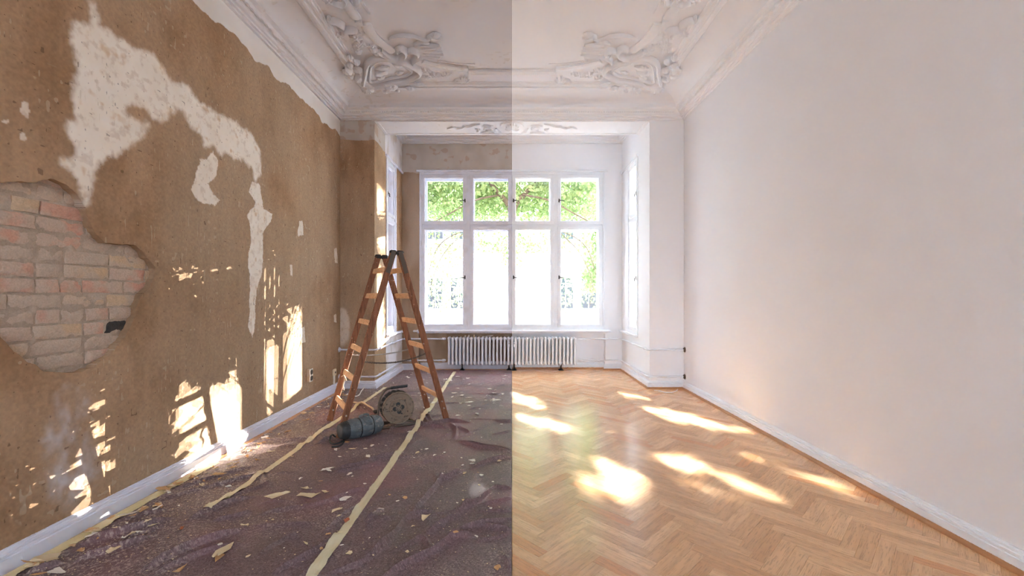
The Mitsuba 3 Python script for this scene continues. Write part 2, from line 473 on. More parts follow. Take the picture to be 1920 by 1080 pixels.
def wood(a, b, d, scale=1.0):
    def fn(p, n, uv):
        g = fbm(p.x * 60 * scale, p.y * 60 * scale, p.z * 5 * scale, octaves=4)
        c = mix(a, b, g)
        c = mix(c, d, smoothstep(0.6, 0.75, noise(p.x * 190, p.y * 190, p.z * 9)) * 0.5)
        return mix(c, lin(206, 196, 184), smoothstep(0.88, 0.92, noise(p.x * 70, p.y * 70, p.z * 50)) * 0.5)
    return fn


scene['ladder_wood'] = principled(mikit.proc(wood(lin(104, 66, 46), lin(146, 98, 70), lin(64, 40, 28))), 0.6, specular=0.3)
scene['rung_wood'] = principled(mikit.proc(wood(lin(196, 152, 112), lin(222, 186, 148), lin(150, 106, 74))), 0.6, specular=0.3)
scene['dull_metal'] = principled(lin(92, 84, 76), 0.5, metallic=0.6)
scene['dark_metal'] = principled(lin(48, 46, 46), 0.45, metallic=0.5)
scene['black_iron'] = principled(lin(24, 24, 24), 0.5)
scene['bright_metal'] = principled(lin(190, 188, 184), 0.35, metallic=0.8)
scene['white_cable'] = principled(lin(222, 216, 206), 0.5)
scene['cream_plastic'] = principled(lin(220, 206, 176), 0.45)
scene['grey_plastic'] = principled(mikit.proc(lambda p, n, uv: mix(mix(lin(70, 80, 84), lin(92, 102, 106), fbm(p.x * 30, p.y * 30, p.z * 30)), lin(150, 144, 134), smoothstep(0.55, 0.75, fbm(p.x * 45, p.y * 45, p.z * 45 + 3, octaves=4)) * 0.45)), 0.4)
scene['dark_rubber'] = principled(lin(44, 48, 50), 0.55)


def drum_dirt(p, n, uv):
    d = smoothstep(0.22, 0.44, fbm(p.x * 45, p.y * 45, p.z * 45, octaves=4))
    return mix(lin(70, 62, 56), mix(lin(132, 117, 100), lin(112, 98, 83), fbm(p.x * 120, p.y * 120, p.z * 120)), d)


scene['drum_dirty'] = principled(mikit.proc(drum_dirt), 0.6)
scene['drum_dark'] = principled(mikit.proc(lambda p, n, uv: mix(lin(52, 46, 42), lin(120, 108, 96), smoothstep(0.5, 0.72, fbm(p.x * 40, p.y * 40, p.z * 40, octaves=4)) * 0.8)), 0.55)
scene['rope'] = diffuse(lin(206, 186, 160))
scene['pane'] = {'type': 'thindielectric', 'int_ior': 1.5, 'ext_ior': 1.0}
scene['leaf'] = {'type': 'principledthin', 'base_color': mikit.proc(lambda p, n, uv: mix(lin(128, 156, 110), lin(172, 194, 140), cell_rand(p.x * 6, p.y * 6, p.z * 6))), 'roughness': 0.6, 'diff_trans': 1.1}
scene['bark'] = diffuse(mikit.proc(lambda p, n, uv: mix(lin(84, 76, 68), lin(124, 114, 104), fbm(p.x * 22, p.y * 22, p.z * 5))))
scene['facade'] = diffuse(mikit.proc(lambda p, n, uv: mix(lin(232, 228, 220), lin(240, 238, 234), fbm(p.x * 0.7, p.y * 0.7, p.z * 0.7))))
scene['street_front'] = diffuse(lin(96, 84, 76))
scene['facade_trim'] = diffuse(lin(142, 146, 152))
scene['dark_glass'] = principled(lin(62, 72, 84), 0.15)
scene['asphalt'] = diffuse(mikit.proc(lambda p, n, uv: mix(lin(150, 148, 146), lin(172, 170, 166), fbm(p.x * 3, p.y * 3, 1.0))))

# ------------------------------------------------------------------ the room's shell
W, D1, D1B, D2, NICHE, BAY, REAR = 2.30, 5.96, 6.46, 7.45, 7.58, 1.84, -3.0
CEIL, SOFFIT, BAYCEIL = 3.83, 3.58, 3.95

put('floor', cat([box(-W - 0.2, W + 0.2, REAR, 7.9, -0.30, -0.022), box(-W - 0.1, -0.003, REAR, 7.7, -0.03, -0.004)]), 'oak_trim', kind='structure', label='oak herringbone parquet floor, covered with a felt drop cloth on one side')
put('ceiling', box(-W - 0.3, W + 0.3, REAR, D1 + 0.3, CEIL, CEIL + 0.25), 'half_paint', kind='structure', label='white stucco ceiling, greyish old paint on one side and fresh white on the other')

hole_px = [(0, 340), (50, 341), (78, 337), (104, 334), (125, 346), (148, 366), (163, 396), (170, 425), (180, 439), (196, 456), (226, 458), (254, 461), (274, 480), (291, 503), (288, 522), (274, 545),
           (262, 560), (254, 590), (240, 620), (217, 650), (197, 672), (176, 690), (140, 698), (100, 699), (50, 680), (20, 650), (0, 630)]
hole = [tuple(on_wall(*q)) for q in hole_px]
hole = [(1.93, hole[0][1] - 0.01), (1.78, hole[0][1] - 0.05)] + hole + [(1.86, hole[-1][1] + 0.05), (1.72, 1.25), (1.70, 1.5)]
hs = []
hp = np.array(hole)
for a, b in zip(hp, np.roll(hp, -1, 0)):                       # ragged broken edge
    n = max(2, int(np.linalg.norm(b - a) / 0.012))
    for t in np.arange(n) / n:
        q = a + (b - a) * t
        k = (nfbm(np.array([[q[0] * 16, q[1] * 16, 0.3]]), 4, 5)[0] - 0.5) * 0.045
        nn = np.array([b[1] - a[1], a[0] - b[0]]); nn /= np.linalg.norm(nn)
        hs.append(tuple(q + nn * k))
HOLE = hs
put('wall_left', poly_wall([(REAR, -0.02), (D1 + 0.01, -0.02), (D1 + 0.01, 3.82), (REAR, 3.82)], [HOLE], ('x', -W), 0.055, -1), 'old_plaster_wall', kind='structure',
    label='bare brown plaster wall with white filler patches and a hole down to the brick')
put('wall_left__backing', box(-W - 0.30, -W - 0.0555, REAR, D1 + 0.3, -0.02, 3.82), 'mortar')
# mortar bed in the hole, rough
by, bz = np.meshgrid(np.linspace(1.6, 2.95, 100), np.linspace(0.75, 1.95, 90), indexing='ij')
bp = np.stack([by, bz, by * 0], -1)
bx = -W - 0.054 + 0.018 * nfbm(bp * 22, 4, 3)
idx = np.arange(by.size).reshape(by.shape)
q = np.stack([idx[:-1, :-1], idx[1:, :-1], idx[1:, 1:], idx[:-1, 1:]], -1).reshape(-1, 4)
from shapely.geometry import Polygon as _Poly, Point as _Point
hole_poly = _Poly(HOLE).buffer(0)
cen = np.stack([by.ravel()[q].mean(1), bz.ravel()[q].mean(1)], 1)
keep = inside(np.array(HOLE), cen[:, 0], cen[:, 1]) | np.array([hole_poly.distance(_Point(*c)) < 0.02 for c in cen])
put('wall_left__mortar_bed', cat([(np.stack([bx.ravel(), by.ravel(), bz.ravel()], 1), q[keep])]), 'mortar', True)
# bricks, each its own piece
course, joint = 0.0775, 0.011
for r in range(14):
    z0 = 0.875 + r * course
    y = 1.55 + (0.125 if r % 2 else 0.0) + RNG.uniform(-0.02, 0.02)
    while y < 2.95:
        L = 0.245 if RNG.random() < 0.66 else 0.118
        L += RNG.uniform(-0.012, 0.012)
        cy, cz = y + L / 2, z0 + 0.033
        if hole_poly.buffer(0.05).contains(_Point(cy, cz)) or hole_poly.buffer(-0.01).intersects(_Poly([(y, z0), (y + L, z0), (y + L, z0 + 0.066), (y, z0 + 0.066)])):
            ny, nz = max(4, int(L / 0.02)), 5
            yy, zz = np.meshgrid(np.linspace(0, 1, ny), np.linspace(0, 1, nz), indexing='ij')
            ey = np.minimum(yy, 1 - yy) * L; ez = np.minimum(zz, 1 - zz) * 0.066
            e = np.minimum(ey, ez)
            pts = np.stack([y + yy * L, z0 + zz * 0.066, yy * 0 + r * 3.1], -1)
            face = -W - 0.036 + RNG.uniform(-0.006, 0.005) + 0.016 * (nfbm(pts * 24, 4, 9) - 0.5) - 0.007 * np.exp(-e / 0.006)
            wob = (nfbm(pts * 30, 3, 15) - 0.5) * 0.012
            V = [np.stack([face, pts[..., 0] + wob, pts[..., 1] + wob * 0.6], -1).reshape(-1, 3)]
            ii = np.arange(ny * nz).reshape(ny, nz)
            Q = [np.stack([ii[:-1, :-1], ii[1:, :-1], ii[1:, 1:], ii[:-1, 1:]], -1).reshape(-1, 4)]
            rim = np.concatenate([ii[:-1, 0], ii[-1, :-1], ii[:0:-1, -1], ii[0, :0:-1]])
            back = V[0][rim].copy(); back[:, 0] = -W - 0.054
            n0 = ny * nz; k = np.arange(len(rim))
            Q.append(np.stack([rim, k + n0, (k + 1) % len(rim) + n0, rim[(k + 1) % len(rim)]], 1))
            kind = RNG.choice(['brick_pink', 'brick_grey', 'brick_grey', 'brick_buff', 'brick_pink'])
            tgt = on_wall(213, 610)
            if abs(cz - tgt[1]) < 0.04 and y < tgt[0] < y + L:
                kind = 'brick_dark'
            kk = put('wall_left__brick', cat([(np.vstack([V[0], back]), np.vstack(Q))]), kind, 40)
            if kind == 'brick_dark':
                tag(kk, 'dark grey brick near the broken plaster edge')
        y += L + joint

put('wall_right', box(W, W + 0.3, REAR, D1 + 0.3, -0.02, 3.82), 'fresh_wall', kind='structure', label='freshly painted white wall with a fine rough texture')
put('wall_back', cat([box(-W - 0.3, -BAY, D1, D1B, -0.02, 4.1), box(BAY, W + 0.3, D1, D1B, -0.02, 4.1), box(-BAY - 0.001, BAY + 0.001, D1, D1B, SOFFIT, 4.1)]), 'half_wall', kind='structure',
    label='end wall with the wide opening to the window bay, brown plaster on one side and white on the other')
put('wall_rear', cat([box(-W - 0.3, W + 0.3, REAR - 0.3, REAR, -0.02, 0.75), box(-W - 0.3, W + 0.3, REAR - 0.3, REAR, 2.95, 4.1), box(-W - 0.3, -1.55, REAR - 0.3, REAR, 0.7, 3.0), box(-0.45, 0.45, REAR - 0.3, REAR, 0.7, 3.0), box(1.55, W + 0.3, REAR - 0.3, REAR, 0.7, 3.0)]), 'half_paint',
    kind='structure', label='rear wall with two window openings')
# bay side walls with a tall window opening each
SY0, SY1, SZ0, SZ1 = 6.50, 7.06, 0.665, 3.27
for side, s in (('left', -1), ('right', 1)):
    put(f'wall_bay_{side}', poly_wall([(D1B, -0.02), (D2 + 0.35, -0.02), (D2 + 0.35, 4.1), (D1B, 4.1)], [[(SY0, SZ0), (SY1, SZ0), (SY1, SZ1), (SY0, SZ1)]], ('x', s * BAY), 0.26, s), 'bay_side_wall',
        kind='structure', label=f'{"left" if s < 0 else "right"} side wall of the window bay')
WX, WZ0, WZ1 = 1.535, 0.66, 3.31
put('wall_bay_back', cat([box(-BAY - 0.2, -WX, D2, D2 + 0.32, 0.61, 4.1), box(WX, BAY + 0.2, D2, D2 + 0.32, 0.61, 4.1), box(-WX, WX, D2, D2 + 0.32, WZ1, 4.1),
                          box(-BAY - 0.2, -1.56, D2, D2 + 0.32, -0.02, 0.61), box(1.56, BAY + 0.2, D2, D2 + 0.32, -0.02, 0.61), box(-1.56, 1.56, NICHE, D2 + 0.32, -0.02, 0.615),
                          box(-1.6, 1.6, D2 + 0.02, D2 + 0.32, 0.60, 0.655)]), 'half_wall', kind='structure', label='window wall of the bay with the radiator niche below the sill')
put('ceiling_bay', box(-BAY - 0.25, BAY + 0.25, D1B, D2 + 0.3, BAYCEIL, BAYCEIL + 0.2), 'half_paint', kind='structure', label='white ceiling of the window bay')

# ------------------------------------------------------------------ cornices and mouldings
cove = [(0.175 + 0.245 * (1 - math.cos(t)), 3.705 + 0.115 * math.sin(t)) for t in np.linspace(0, math.pi / 2, 12)]
cornice = [(-0.01, 3.585), (0.025, 3.585), (0.03, 3.598), (0.05, 3.602), (0.055, 3.614), (0.075, 3.618), (0.082, 3.628), (0.086, 3.634), (0.10, 3.64), (0.122, 3.655), (0.135, 3.668), (0.138, 3.674), (0.15, 3.676),
           (0.162, 3.684), (0.175, 3.688), (0.178, 3.70)] + cove + [(0.425, 3.815), (0.43, 3.80), (0.445, 3.788), (0.47, 3.784), (0.495, 3.79), (0.50, 3.804), (0.515, 3.806), (0.525, 3.802), (0.545, 3.806), (0.555, 3.818), (0.57, 3.82), (0.575, 3.832)]
tr = cat([run(cornice, (-W, REAR), (-W, D1), (1, 0), 0, 1), run(cornice, (-W, D1), (W, D1), (0, -1), 1, 1), run(cornice, (W, D1), (W, REAR), (-1, 0), 1, 0)])
put('trim_1', tr, 'half_paint', 28, kind='structure', label='stepped and coved plaster cornice around the ceiling')
# egg-and-dart along the side cornices
egg = trimesh.creation.icosphere(2, 1.0)
egg.apply_scale([0.014, 0.024, 0.021])
dart = trimesh.creation.icosphere(1, 1.0); dart.apply_scale([0.009, 0.006, 0.022])
eggd, dartd = mikit.ply(egg, 'half_paint', True), mikit.ply(dart, 'half_paint', True)
for s in (-1, 1):
    for k in range(60):
        y = 1.6 + k * 0.0715
        if y < 5.78:
            place = lambda dy: T().translate([s * (W - 0.110), y + dy, 3.650]).rotate([0, 1, 0], s * 40)
            put_dict('trim_1__egg', {**eggd, 'to_world': place(0)})
            put_dict('trim_1__dart', {**dartd, 'to_world': place(0.0357)})
# small bead row on the back cornice
beads = []
for x in np.arange(-2.12, 2.121, 0.03):
    b = trimesh.creation.icosphere(1, 0.0085); b.apply_translation([x, D1 - 0.118, 3.652]); beads.append(b)
put('trim_1__bead_row', cat(beads), 'half_paint', True, kind='stuff')
bay_corn = [(-0.01, 3.775), (0.02, 3.775), (0.024, 3.79), (0.045, 3.796), (0.05, 3.81), (0.075, 3.82), (0.08, 3.835), (0.11, 3.85), (0.115, 3.87), (0.15, 3.895), (0.16, 3.92), (0.20, 3.935), (0.21, 3.955)]
tr = cat([run(bay_corn, (-BAY, D1B), (-BAY, D2), (1, 0), 0, 1), run(bay_corn, (-BAY, D2), (BAY, D2), (0, -1), 1, 1), run(bay_corn, (BAY, D2), (BAY, D1B), (-1, 0), 1, 0)])
put('trim_2', tr, 'half_paint', 28, kind='structure', label='stepped cornice inside the window bay')
# panel moulding on the underside of the opening
sof = ring(-BAY, BAY, D1 + 0.0, D1B, [(0.0, 0.002), (0.0, -0.010), (0.02, -0.014), (0.045, -0.012), (0.05, -0.004), (0.075, -0.003), (0.08, 0.002)], SOFFIT)
sv = np.array(sof.vertices); sof = trimesh.Trimesh(np.stack([sv[:, 0], sv[:, 2], SOFFIT + (sv[:, 1] - SOFFIT)], 1), sof.faces, process=False); sof.fix_normals()
put('trim_3', sof, 'half_paint', 28, kind='structure', label='moulded panel on the underside of the bay opening')
put('trim_3__panel', box(-BAY + 0.07, BAY - 0.07, D1 + 0.07, D1B - 0.07, SOFFIT - 0.0025, SOFFIT + 0.01), 'half_paint')

# inner ceiling frame: straight length between the corner ornaments, stepped, and along the sides
infr = [(0.0, 3.835), (0.0, 3.812), (0.012, 3.806), (0.03, 3.804), (0.045, 3.812), (0.075, 3.814), (0.08, 3.806), (0.092, 3.804), (0.10, 3.812), (0.10, 3.835)]


def plan(pts, z=CEIL - 0.01):
    return np.array([on_plane(a, b, z) for a, b in pts])


def sweep_plan(path, prof, mirror):
    """Carries a moulding profile (o, z) along a curved path in plan."""
    p = spline(path, 8)
    t = np.gradient(p, axis=0); t /= np.linalg.norm(t, axis=1, keepdims=True)
    nrm = np.stack([t[:, 1], -t[:, 0]], 1)
    pr = np.asarray(prof)
    v = np.concatenate([p[:, None, :] + nrm[:, None, :] * pr[None, :, :1], np.broadcast_to(pr[None, :, 1:], (len(p), len(pr), 1))], -1)
    n = len(pr)
    i, j = np.meshgrid(np.arange(len(p) - 1), np.arange(n), indexing='ij')
    q = np.stack([i * n + j, i * n + (j + 1) % n, (i + 1) * n + (j + 1) % n, (i + 1) * n + j], -1).reshape(-1, 4)
    v = v.reshape(-1, 3) * [mirror, 1, 1]
    m = cat([(v, q), (v[:n], np.array([[0, a, a + 1] for a in range(1, n - 1)])), (v[-n:], np.array([[0, a + 1, a] for a in range(1, n - 1)]))])
    m.fix_normals()
    return m


put('ceiling__frame_moulding', run(infr, (-0.505, 5.19), (0.505, 5.19), (0, -1), closed=True), 'half_paint', 28)


def stroke(path, w, h, mirror, n=6, z=CEIL - 0.002, taper=True, conv=plan):
    """A raised half-round scroll laid on the ceiling along a path of pixels."""
    p = spline(conv(path), n)
    t = np.gradient(p, axis=0); t /= np.linalg.norm(t, axis=1, keepdims=True) + 1e-12
    nr = np.stack([-t[:, 1], t[:, 0]], 1)
    k = np.linspace(0, 1, len(p))
    ww = w * (np.sin(np.pi * np.clip(k * 0.92 + 0.06, 0, 1)) ** 0.6 if taper else np.ones_like(k))
    a = np.linspace(0, np.pi, 7)
    v = np.concatenate([p[:, None, :] + nr[:, None, :] * (np.cos(a)[None, :, None] * ww[:, None, None]), (z - np.sin(a)[None, :, None] * (1.4 * h * (0.35 + 0.65 * ww / w))[:, None, None])], -1)
    i, j = np.meshgrid(np.arange(len(p) - 1), np.arange(6), indexing='ij')
    q = np.stack([i * 7 + j, i * 7 + j + 1, (i + 1) * 7 + j + 1, (i + 1) * 7 + j], -1).reshape(-1, 4)
    return cat([(v.reshape(-1, 3) * [mirror, 1, 1], q)])


def leaf_relief(c, tip, w, h, mirror, z=CEIL - 0.002, conv=plan, lobes=3):
    """A domed acanthus leaf from c to tip."""
    a, b = conv([c])[0], conv([tip])[0]
    d = b - a; L = np.linalg.norm(d); d /= L; nr = np.array([-d[1], d[0]])
    u, s = np.meshgrid(np.linspace(0, 1, 13), np.linspace(-1, 1, 9), indexing='ij')
    wid = w * np.sin(np.pi * np.clip(u, 0.02, 0.985)) ** 0.7 * (0.8 + 0.2 * np.cos(u * lobes * 2 * np.pi))
    hh = h * (1 - s ** 2) * np.sin(np.pi * np.clip(u, 0.0, 1)) ** 0.5 * (1 - 0.45 * np.exp(-(s / 0.16) ** 2)) * (1 + 0.25 * np.cos(s * 9))
    x = a[0] + d[0] * u * L + nr[0] * s * wid; y = a[1] + d[1] * u * L + nr[1] * s * wid
    v = np.stack([x * mirror, y, z - 1.4 * hh - 0.001], -1).reshape(-1, 3)
    i = np.arange(13 * 9).reshape(13, 9)
    q = np.stack([i[:-1, :-1], i[1:, :-1], i[1:, 1:], i[:-1, 1:]], -1).reshape(-1, 4)
    return cat([(v, q)])


def knob(c, r, h, mirror, z=CEIL - 0.002, conv=plan):
    m = trimesh.creation.icosphere(2, 1.0); m.apply_scale([r, r, h])
    p = conv([c])[0]
    m.apply_translation([p[0] * mirror, p[1], z])
    return m


def rosette(c, r, mirror, n=6, conv=plan, z=CEIL - 0.002):
    p = conv([c])[0]
    parts = [knob(c, r * 0.4, 0.04 * r / 0.07, mirror, z, conv)]
    for k in range(n):
        m = trimesh.creation.icosphere(2, 1.0); m.apply_scale([r * 0.55, r * 0.3, 0.45 * r])
        m.apply_translation([r * 0.6, 0, 0]); m.apply_transform(trimesh.transformations.rotation_matrix(2 * np.pi * k / n + 0.3, [0, 0, 1]))
        m.apply_translation([p[0] * mirror, p[1], z]); parts.append(m)
    return cat(parts)


C3 = lambda pts: [(720 + x / 7.713, 40 + y / 7.713) for x, y in pts]
C2 = lambda pts: [(620 + x / 7.713, 100 + y / 7.713) for x, y in pts]
C1 = lambda pts: [(560 + x / 9.6, y / 9.6) for x, y in pts]
for mir in (1, -1):
    o = key_of('ceiling__corner_ornament')
    cart = C2([(470, 430), (490, 330), (510, 230), (520, 160), (580, 90), (680, 60), (800, 50), (950, 70), (1100, 130), (1230, 200), (1290, 270), (1200, 340), (1060, 385), (900, 400), (760, 440), (640, 470), (520, 440), (470, 430)])
    put('ceiling__corner_ornament', stroke(cart, 0.030, 0.045, mir, taper=False), 'half_paint', 40)
    P = lambda nm, m: put(f'{o}__{nm}', m, 'half_paint', 40)
    cart2 = C2([(560, 400), (570, 300), (590, 180), (680, 110), (820, 100), (950, 130), (1080, 190), (1170, 260), (1080, 320), (900, 350), (740, 390), (620, 420), (560, 400)])
    P('inner_rim', stroke(cart2, 0.016, 0.022, mir, taper=False))
    for a, b, w in (((640, 230), (860, 200), 0.06), ((640, 330), (830, 240), 0.07), ((880, 150), (1060, 190), 0.05), ((660, 380), (790, 330), 0.05), ((930, 300), (1060, 270), 0.03), ((600, 130), (760, 80), 0.05)):
        P('relief_leaf', leaf_relief(C2([a])[0], C2([b])[0], w, 0.028, mir))
    # curved inner frame, ending in volutes
    P('curved_moulding', sweep_plan(plan(C3([(1215, 700), (1100, 690), (950, 668), (800, 640), (680, 612), (560, 580)])) + [0, -0.0], [(-0.05, CEIL + .004), (-0.05, CEIL - 0.022), (-0.03, CEIL - 0.03), (0.0, CEIL - 0.026), (0.02, CEIL - 0.016), (0.05, CEIL - 0.014), (0.05, CEIL + .004)], mir))
    P('fillet', sweep_plan(plan(C3([(1320, 630), (1180, 628), (1000, 610), (880, 590), (790, 575)])), [(-0.008, CEIL + .004), (-0.008, CEIL - 0.01), (0.008, CEIL - 0.01), (0.008, CEIL + .004)], mir))
    P('curved_moulding', sweep_plan(plan(C1([(1200, 420), (1280, 560), (1400, 700), (1560, 830), (1700, 930)])), [(-0.05, CEIL + .004), (-0.05, CEIL - 0.02), (-0.02, CEIL - 0.03), (0.02, CEIL - 0.026), (0.05, CEIL - 0.014), (0.05, CEIL + .004)], mir))
    P('scroll', stroke(C3([(-40, 400), (60, 470), (150, 515), (240, 510), (305, 460), (300, 400), (240, 370), (190, 395), (200, 430), (240, 425)]), 0.028, 0.05, mir))
    P('scroll', stroke(C3([(345, 440), (370, 410), (430, 400), (475, 420), (490, 460), (450, 480), (410, 462)]), 0.026, 0.05, mir))
    P('scroll', stroke(C3([(0, 450), (120, 530), (260, 550), (360, 590), (430, 650), (540, 670)]), 0.022, 0.035, mir))
    P('scroll', stroke(C3([(410, 610), (430, 550), (500, 510), (600, 505)]), 0.026, 0.045, mir))
    P('scroll', stroke(C3([(60, 255), (140, 215), (250, 195), (360, 200), (440, 210), (520, 240), (600, 270), (680, 262)]), 0.013, 0.028, mir))
    P('scroll', stroke(C3([(620, 240), (660, 205), (720, 210), (770, 230), (840, 240)]), 0.014, 0.03, mir))
    P('crest', leaf_relief(C3([(660, 190)])[0], C3([(830, 190)])[0], 0.04, 0.04, mir))
    for a, b in (((500, 290), (660, 320)), ((520, 350), (800, 345)), ((520, 390), (830, 385)), ((560, 430), (850, 450)), ((560, 460), (860, 490)), ((600, 500), (810, 530)), ((560, 510), (770, 570)), ((430, 330), (620, 270))):
        P('shell_rib', stroke(C3([a, ((a[0] + b[0]) / 2, (a[1] + b[1]) / 2 - 8), b]), 0.017, 0.026, mir))
    P('shell_bed', leaf_relief(C3([(420, 440)])[0], C3([(840, 430)])[0], 0.20, 0.016, mir, lobes=1))
    P('festoon', cat([rosette(C3([(x, y)])[0], r, mir) for x, y, r in ((610, 720, 0.055), (740, 780, 0.06), (820, 790, 0.045), (890, 775, 0.05), (960, 765, 0.035), (600, 820, 0.05))]))
    P('shell', cat([leaf_relief(C3([(1150, 900)])[0], C3([(1150 + 95 * math.cos(a), 880 - 95 * math.sin(a))])[0], 0.022, 0.022, mir) for a in np.linspace(0.3, 2.9, 6)] + [stroke(C3([(1000, 880), (1060, 840), (1110, 850)]), 0.016, 0.025, mir)]))
    zl = 3.795
    low = lambda pts: plan(pts, zl)
    P('flower', cat([rosette(C2([(870, 480)])[0], 0.075, mir, 7, low, zl), leaf_relief(C2([(930, 520)])[0], C2([(1010, 545)])[0], 0.04, 0.03, mir, zl, low), leaf_relief(C2([(820, 540)])[0], C2([(760, 560)])[0], 0.04, 0.03, mir, zl, low)]))
    P('leaf', cat([leaf_relief(C2([(1080, 490)])[0], C2([(1220, 510)])[0], 0.05, 0.04, mir, zl, low), leaf_relief(C2([(1200, 440)])[0], C2([(1360, 450)])[0], 0.03, 0.03, mir, zl, low), leaf_relief(C2([(1000, 440)])[0], C2([(1150, 415)])[0], 0.03, 0.03, mir, zl, low)]))
    P('fan', cat([stroke(C2([(540, 470), (540 + 110 * math.cos(a), 480 + 100 * math.sin(a))]), 0.02, 0.03, mir, 4, zl, True, low) for a in np.linspace(0.3, 2.9, 7)]))
    P('leaf', cat([leaf_relief(C2([a])[0], C2([b])[0], w, 0.045, mir, zl, low) for a, b, w in (((330, 170), (210, 150), 0.045), ((300, 260), (160, 240), 0.05), ((340, 300), (200, 330), 0.06), ((420, 260), (360, 180), 0.06), ((440, 330), (350, 400), 0.05), ((430, 130), (330, 90), 0.05), ((330, 60), (230, 40), 0.05))]))
    P('scroll', stroke(C2([(480, 300), (440, 260), (390, 270), (370, 310), (400, 340), (440, 330)]), 0.022, 0.05, mir))
    P('scroll', stroke(C2([(200, 180), (260, 230), (300, 280)]), 0.03, 0.04, mir, 6, zl, True, low))
    P('scroll', stroke(C1([(500, 290), (560, 340), (660, 350), (760, 400), (800, 450), (740, 480), (680, 460)]), 0.022, 0.05, mir))
    P('scroll', stroke(C1([(780, 560), (820, 520), (900, 510), (1000, 520), (1060, 550)]), 0.024, 0.05, mir))
    P('flower', cat([rosette(C1([q])[0], r, mir) for q, r in (((1030, 600), 0.05), ((1030, 680), 0.06), ((1110, 780), 0.05), ((1060, 830), 0.05), ((1040, 910), 0.05), ((1190, 620), 0.03), ((740, 640), 0.045), ((1320, 850), 0.04), ((1220, 830), 0.035))]))
    P('leaf', cat([leaf_relief(C1([a])[0], C1([b])[0], w, 0.04, mir) for a, b, w in (((1000, 930), (1140, 910), 0.05), ((1260, 900), (1420, 870), 0.05), ((1330, 970), (1500, 900), 0.05), ((1450, 920), (1560, 1010), 0.04), ((500, 300), (580, 330), 0.04))]))
    P('scroll', stroke(C1([(1390, 890), (1500, 960), (1640, 1010), (1740, 1020), (1850, 1000)]), 0.02, 0.04, mir))
    # ornament further along the side, cut by the top of the picture
    P('scroll', stroke(C1([(620, 40), (700, 20), (790, 30), (850, -20), (800, -70)]), 0.024, 0.05, mir))
    P('scroll', stroke(C1([(990, 70), (1060, 20), (1080, -40)]), 0.022, 0.04, mir))
    P('flower', cat([rosette(C1([q])[0], r, mir) for q, r in (((540, 25), 0.05), ((790, 110), 0.04), ((640, 60), 0.03), ((720, -30), 0.06))]))
    P('side_moulding', sweep_plan(plan(C1([(1040, 330), (930, 170), (800, -10), (640, -240), (420, -560)])), [(-0.05, CEIL + .004), (-0.05, CEIL - 0.02), (-0.02, CEIL - 0.03), (0.02, CEIL - 0.026), (0.05, CEIL - 0.014), (0.05, CEIL + .004)], mir))
    P('side_fillet', sweep_plan(plan(C1([(1270, 250), (1180, 110), (1060, -80), (900, -330)])), [(-0.01, CEIL + .004), (-0.01, CEIL - 0.012), (0.01, CEIL - 0.012), (0.01, CEIL + .004)], mir))
    P('end_block', cat([box(min(a, b), max(a, b), y0, y1, CEIL - 0.03, CEIL + .002, 0.004) for (a, b, y0, y1) in [(mir * plan(C1([(1020, 400)]))[0][0], mir * plan(C1([(1150, 400)]))[0][0], plan(C1([(1080, 440)]))[0][1] - 0.06, plan(C1([(1080, 440)]))[0][1])]]))

# relief on the underside of the bay opening
sp = lambda pts: plan(pts, SOFFIT)
SZ = SOFFIT - 0.002
for mir in (1, -1):
    S5 = lambda pts: [(800 + x / 6.0, 210 + y / 6.0) for x, y in pts]
    for pth, w in (([(230, 180), (290, 160), (340, 172), (400, 165), (440, 150)], 0.014), ([(400, 150), (470, 155), (530, 135), (600, 130)], 0.014), ([(640, 190), (660, 165), (700, 160), (740, 185), (700, 200), (660, 195)], 0.016),
                   ([(540, 180), (590, 190), (560, 215)], 0.016), ([(780, 180), (800, 210), (850, 232)], 0.024), ([(830, 150), (860, 120), (920, 108), (960, 106)], 0.026), ([(620, 155), (660, 140), (750, 150)], 0.012), ([(600, 225), (680, 215), (760, 225)], 0.012)):
        put('trim_3__relief_scroll', stroke(S5(pth), w, 0.02, mir, 5, SZ, True, sp), 'half_paint', 40)
put('trim_3__relief_shell', cat([leaf_relief((960, 243), (960 + 14 * math.cos(a), 243 - 13 * math.sin(a)), 0.03, 0.022, 1, SZ, sp) for a in np.linspace(0.1, 3.04, 9)]), 'half_paint', 40)

# ------------------------------------------------------------------ skirting boards and quarter rounds
skirt = [(-0.004, -0.02), (0.028, -0.02), (0.028, 0.060), (0.020, 0.063), (0.020, 0.069), (0.024, 0.074), (0.023, 0.080), (0.013, 0.083), (0.012, 0.092), (0.005, 0.096), (0.004, 0.101), (-0.004, 0.102)]
qr = [(0.024, 0.028)] + [(0.024 + 0.022 * math.sin(t), 0.002 + 0.022 * math.cos(t)) for t in np.linspace(0, math.pi / 2, 6)] + [(0.046, -0.02)]
put('baseboard_left', cat([run(skirt, (-W, REAR), (-W, D1), (1, 0), 0, 1), run(skirt, (-W, D1), (-BAY, D1), (0, -1), 1, -1)]), 'half_enamel', kind='structure', label='white profiled skirting board along the brown plaster wall')
put('baseboard_right', cat([run(skirt, (W, D1), (W, REAR), (-1, 0), 1, 0), run(skirt, (BAY, D1), (W, D1), (0, -1), -1, 1)]), 'half_enamel', kind='structure', label='white profiled skirting board along the fresh white wall')
put('baseboard_right__quarter_round', cat([run(qr, (W, D1), (W, REAR), (-1, 0), 1, 0), run(qr, (BAY, D1), (W, D1), (0, -1), -1, 1), run(qr, (BAY, D2), (BAY, D1), (-1, 0), 1, -1)]), 'oak_trim', 40, label='oak quarter-round strip at the floor')
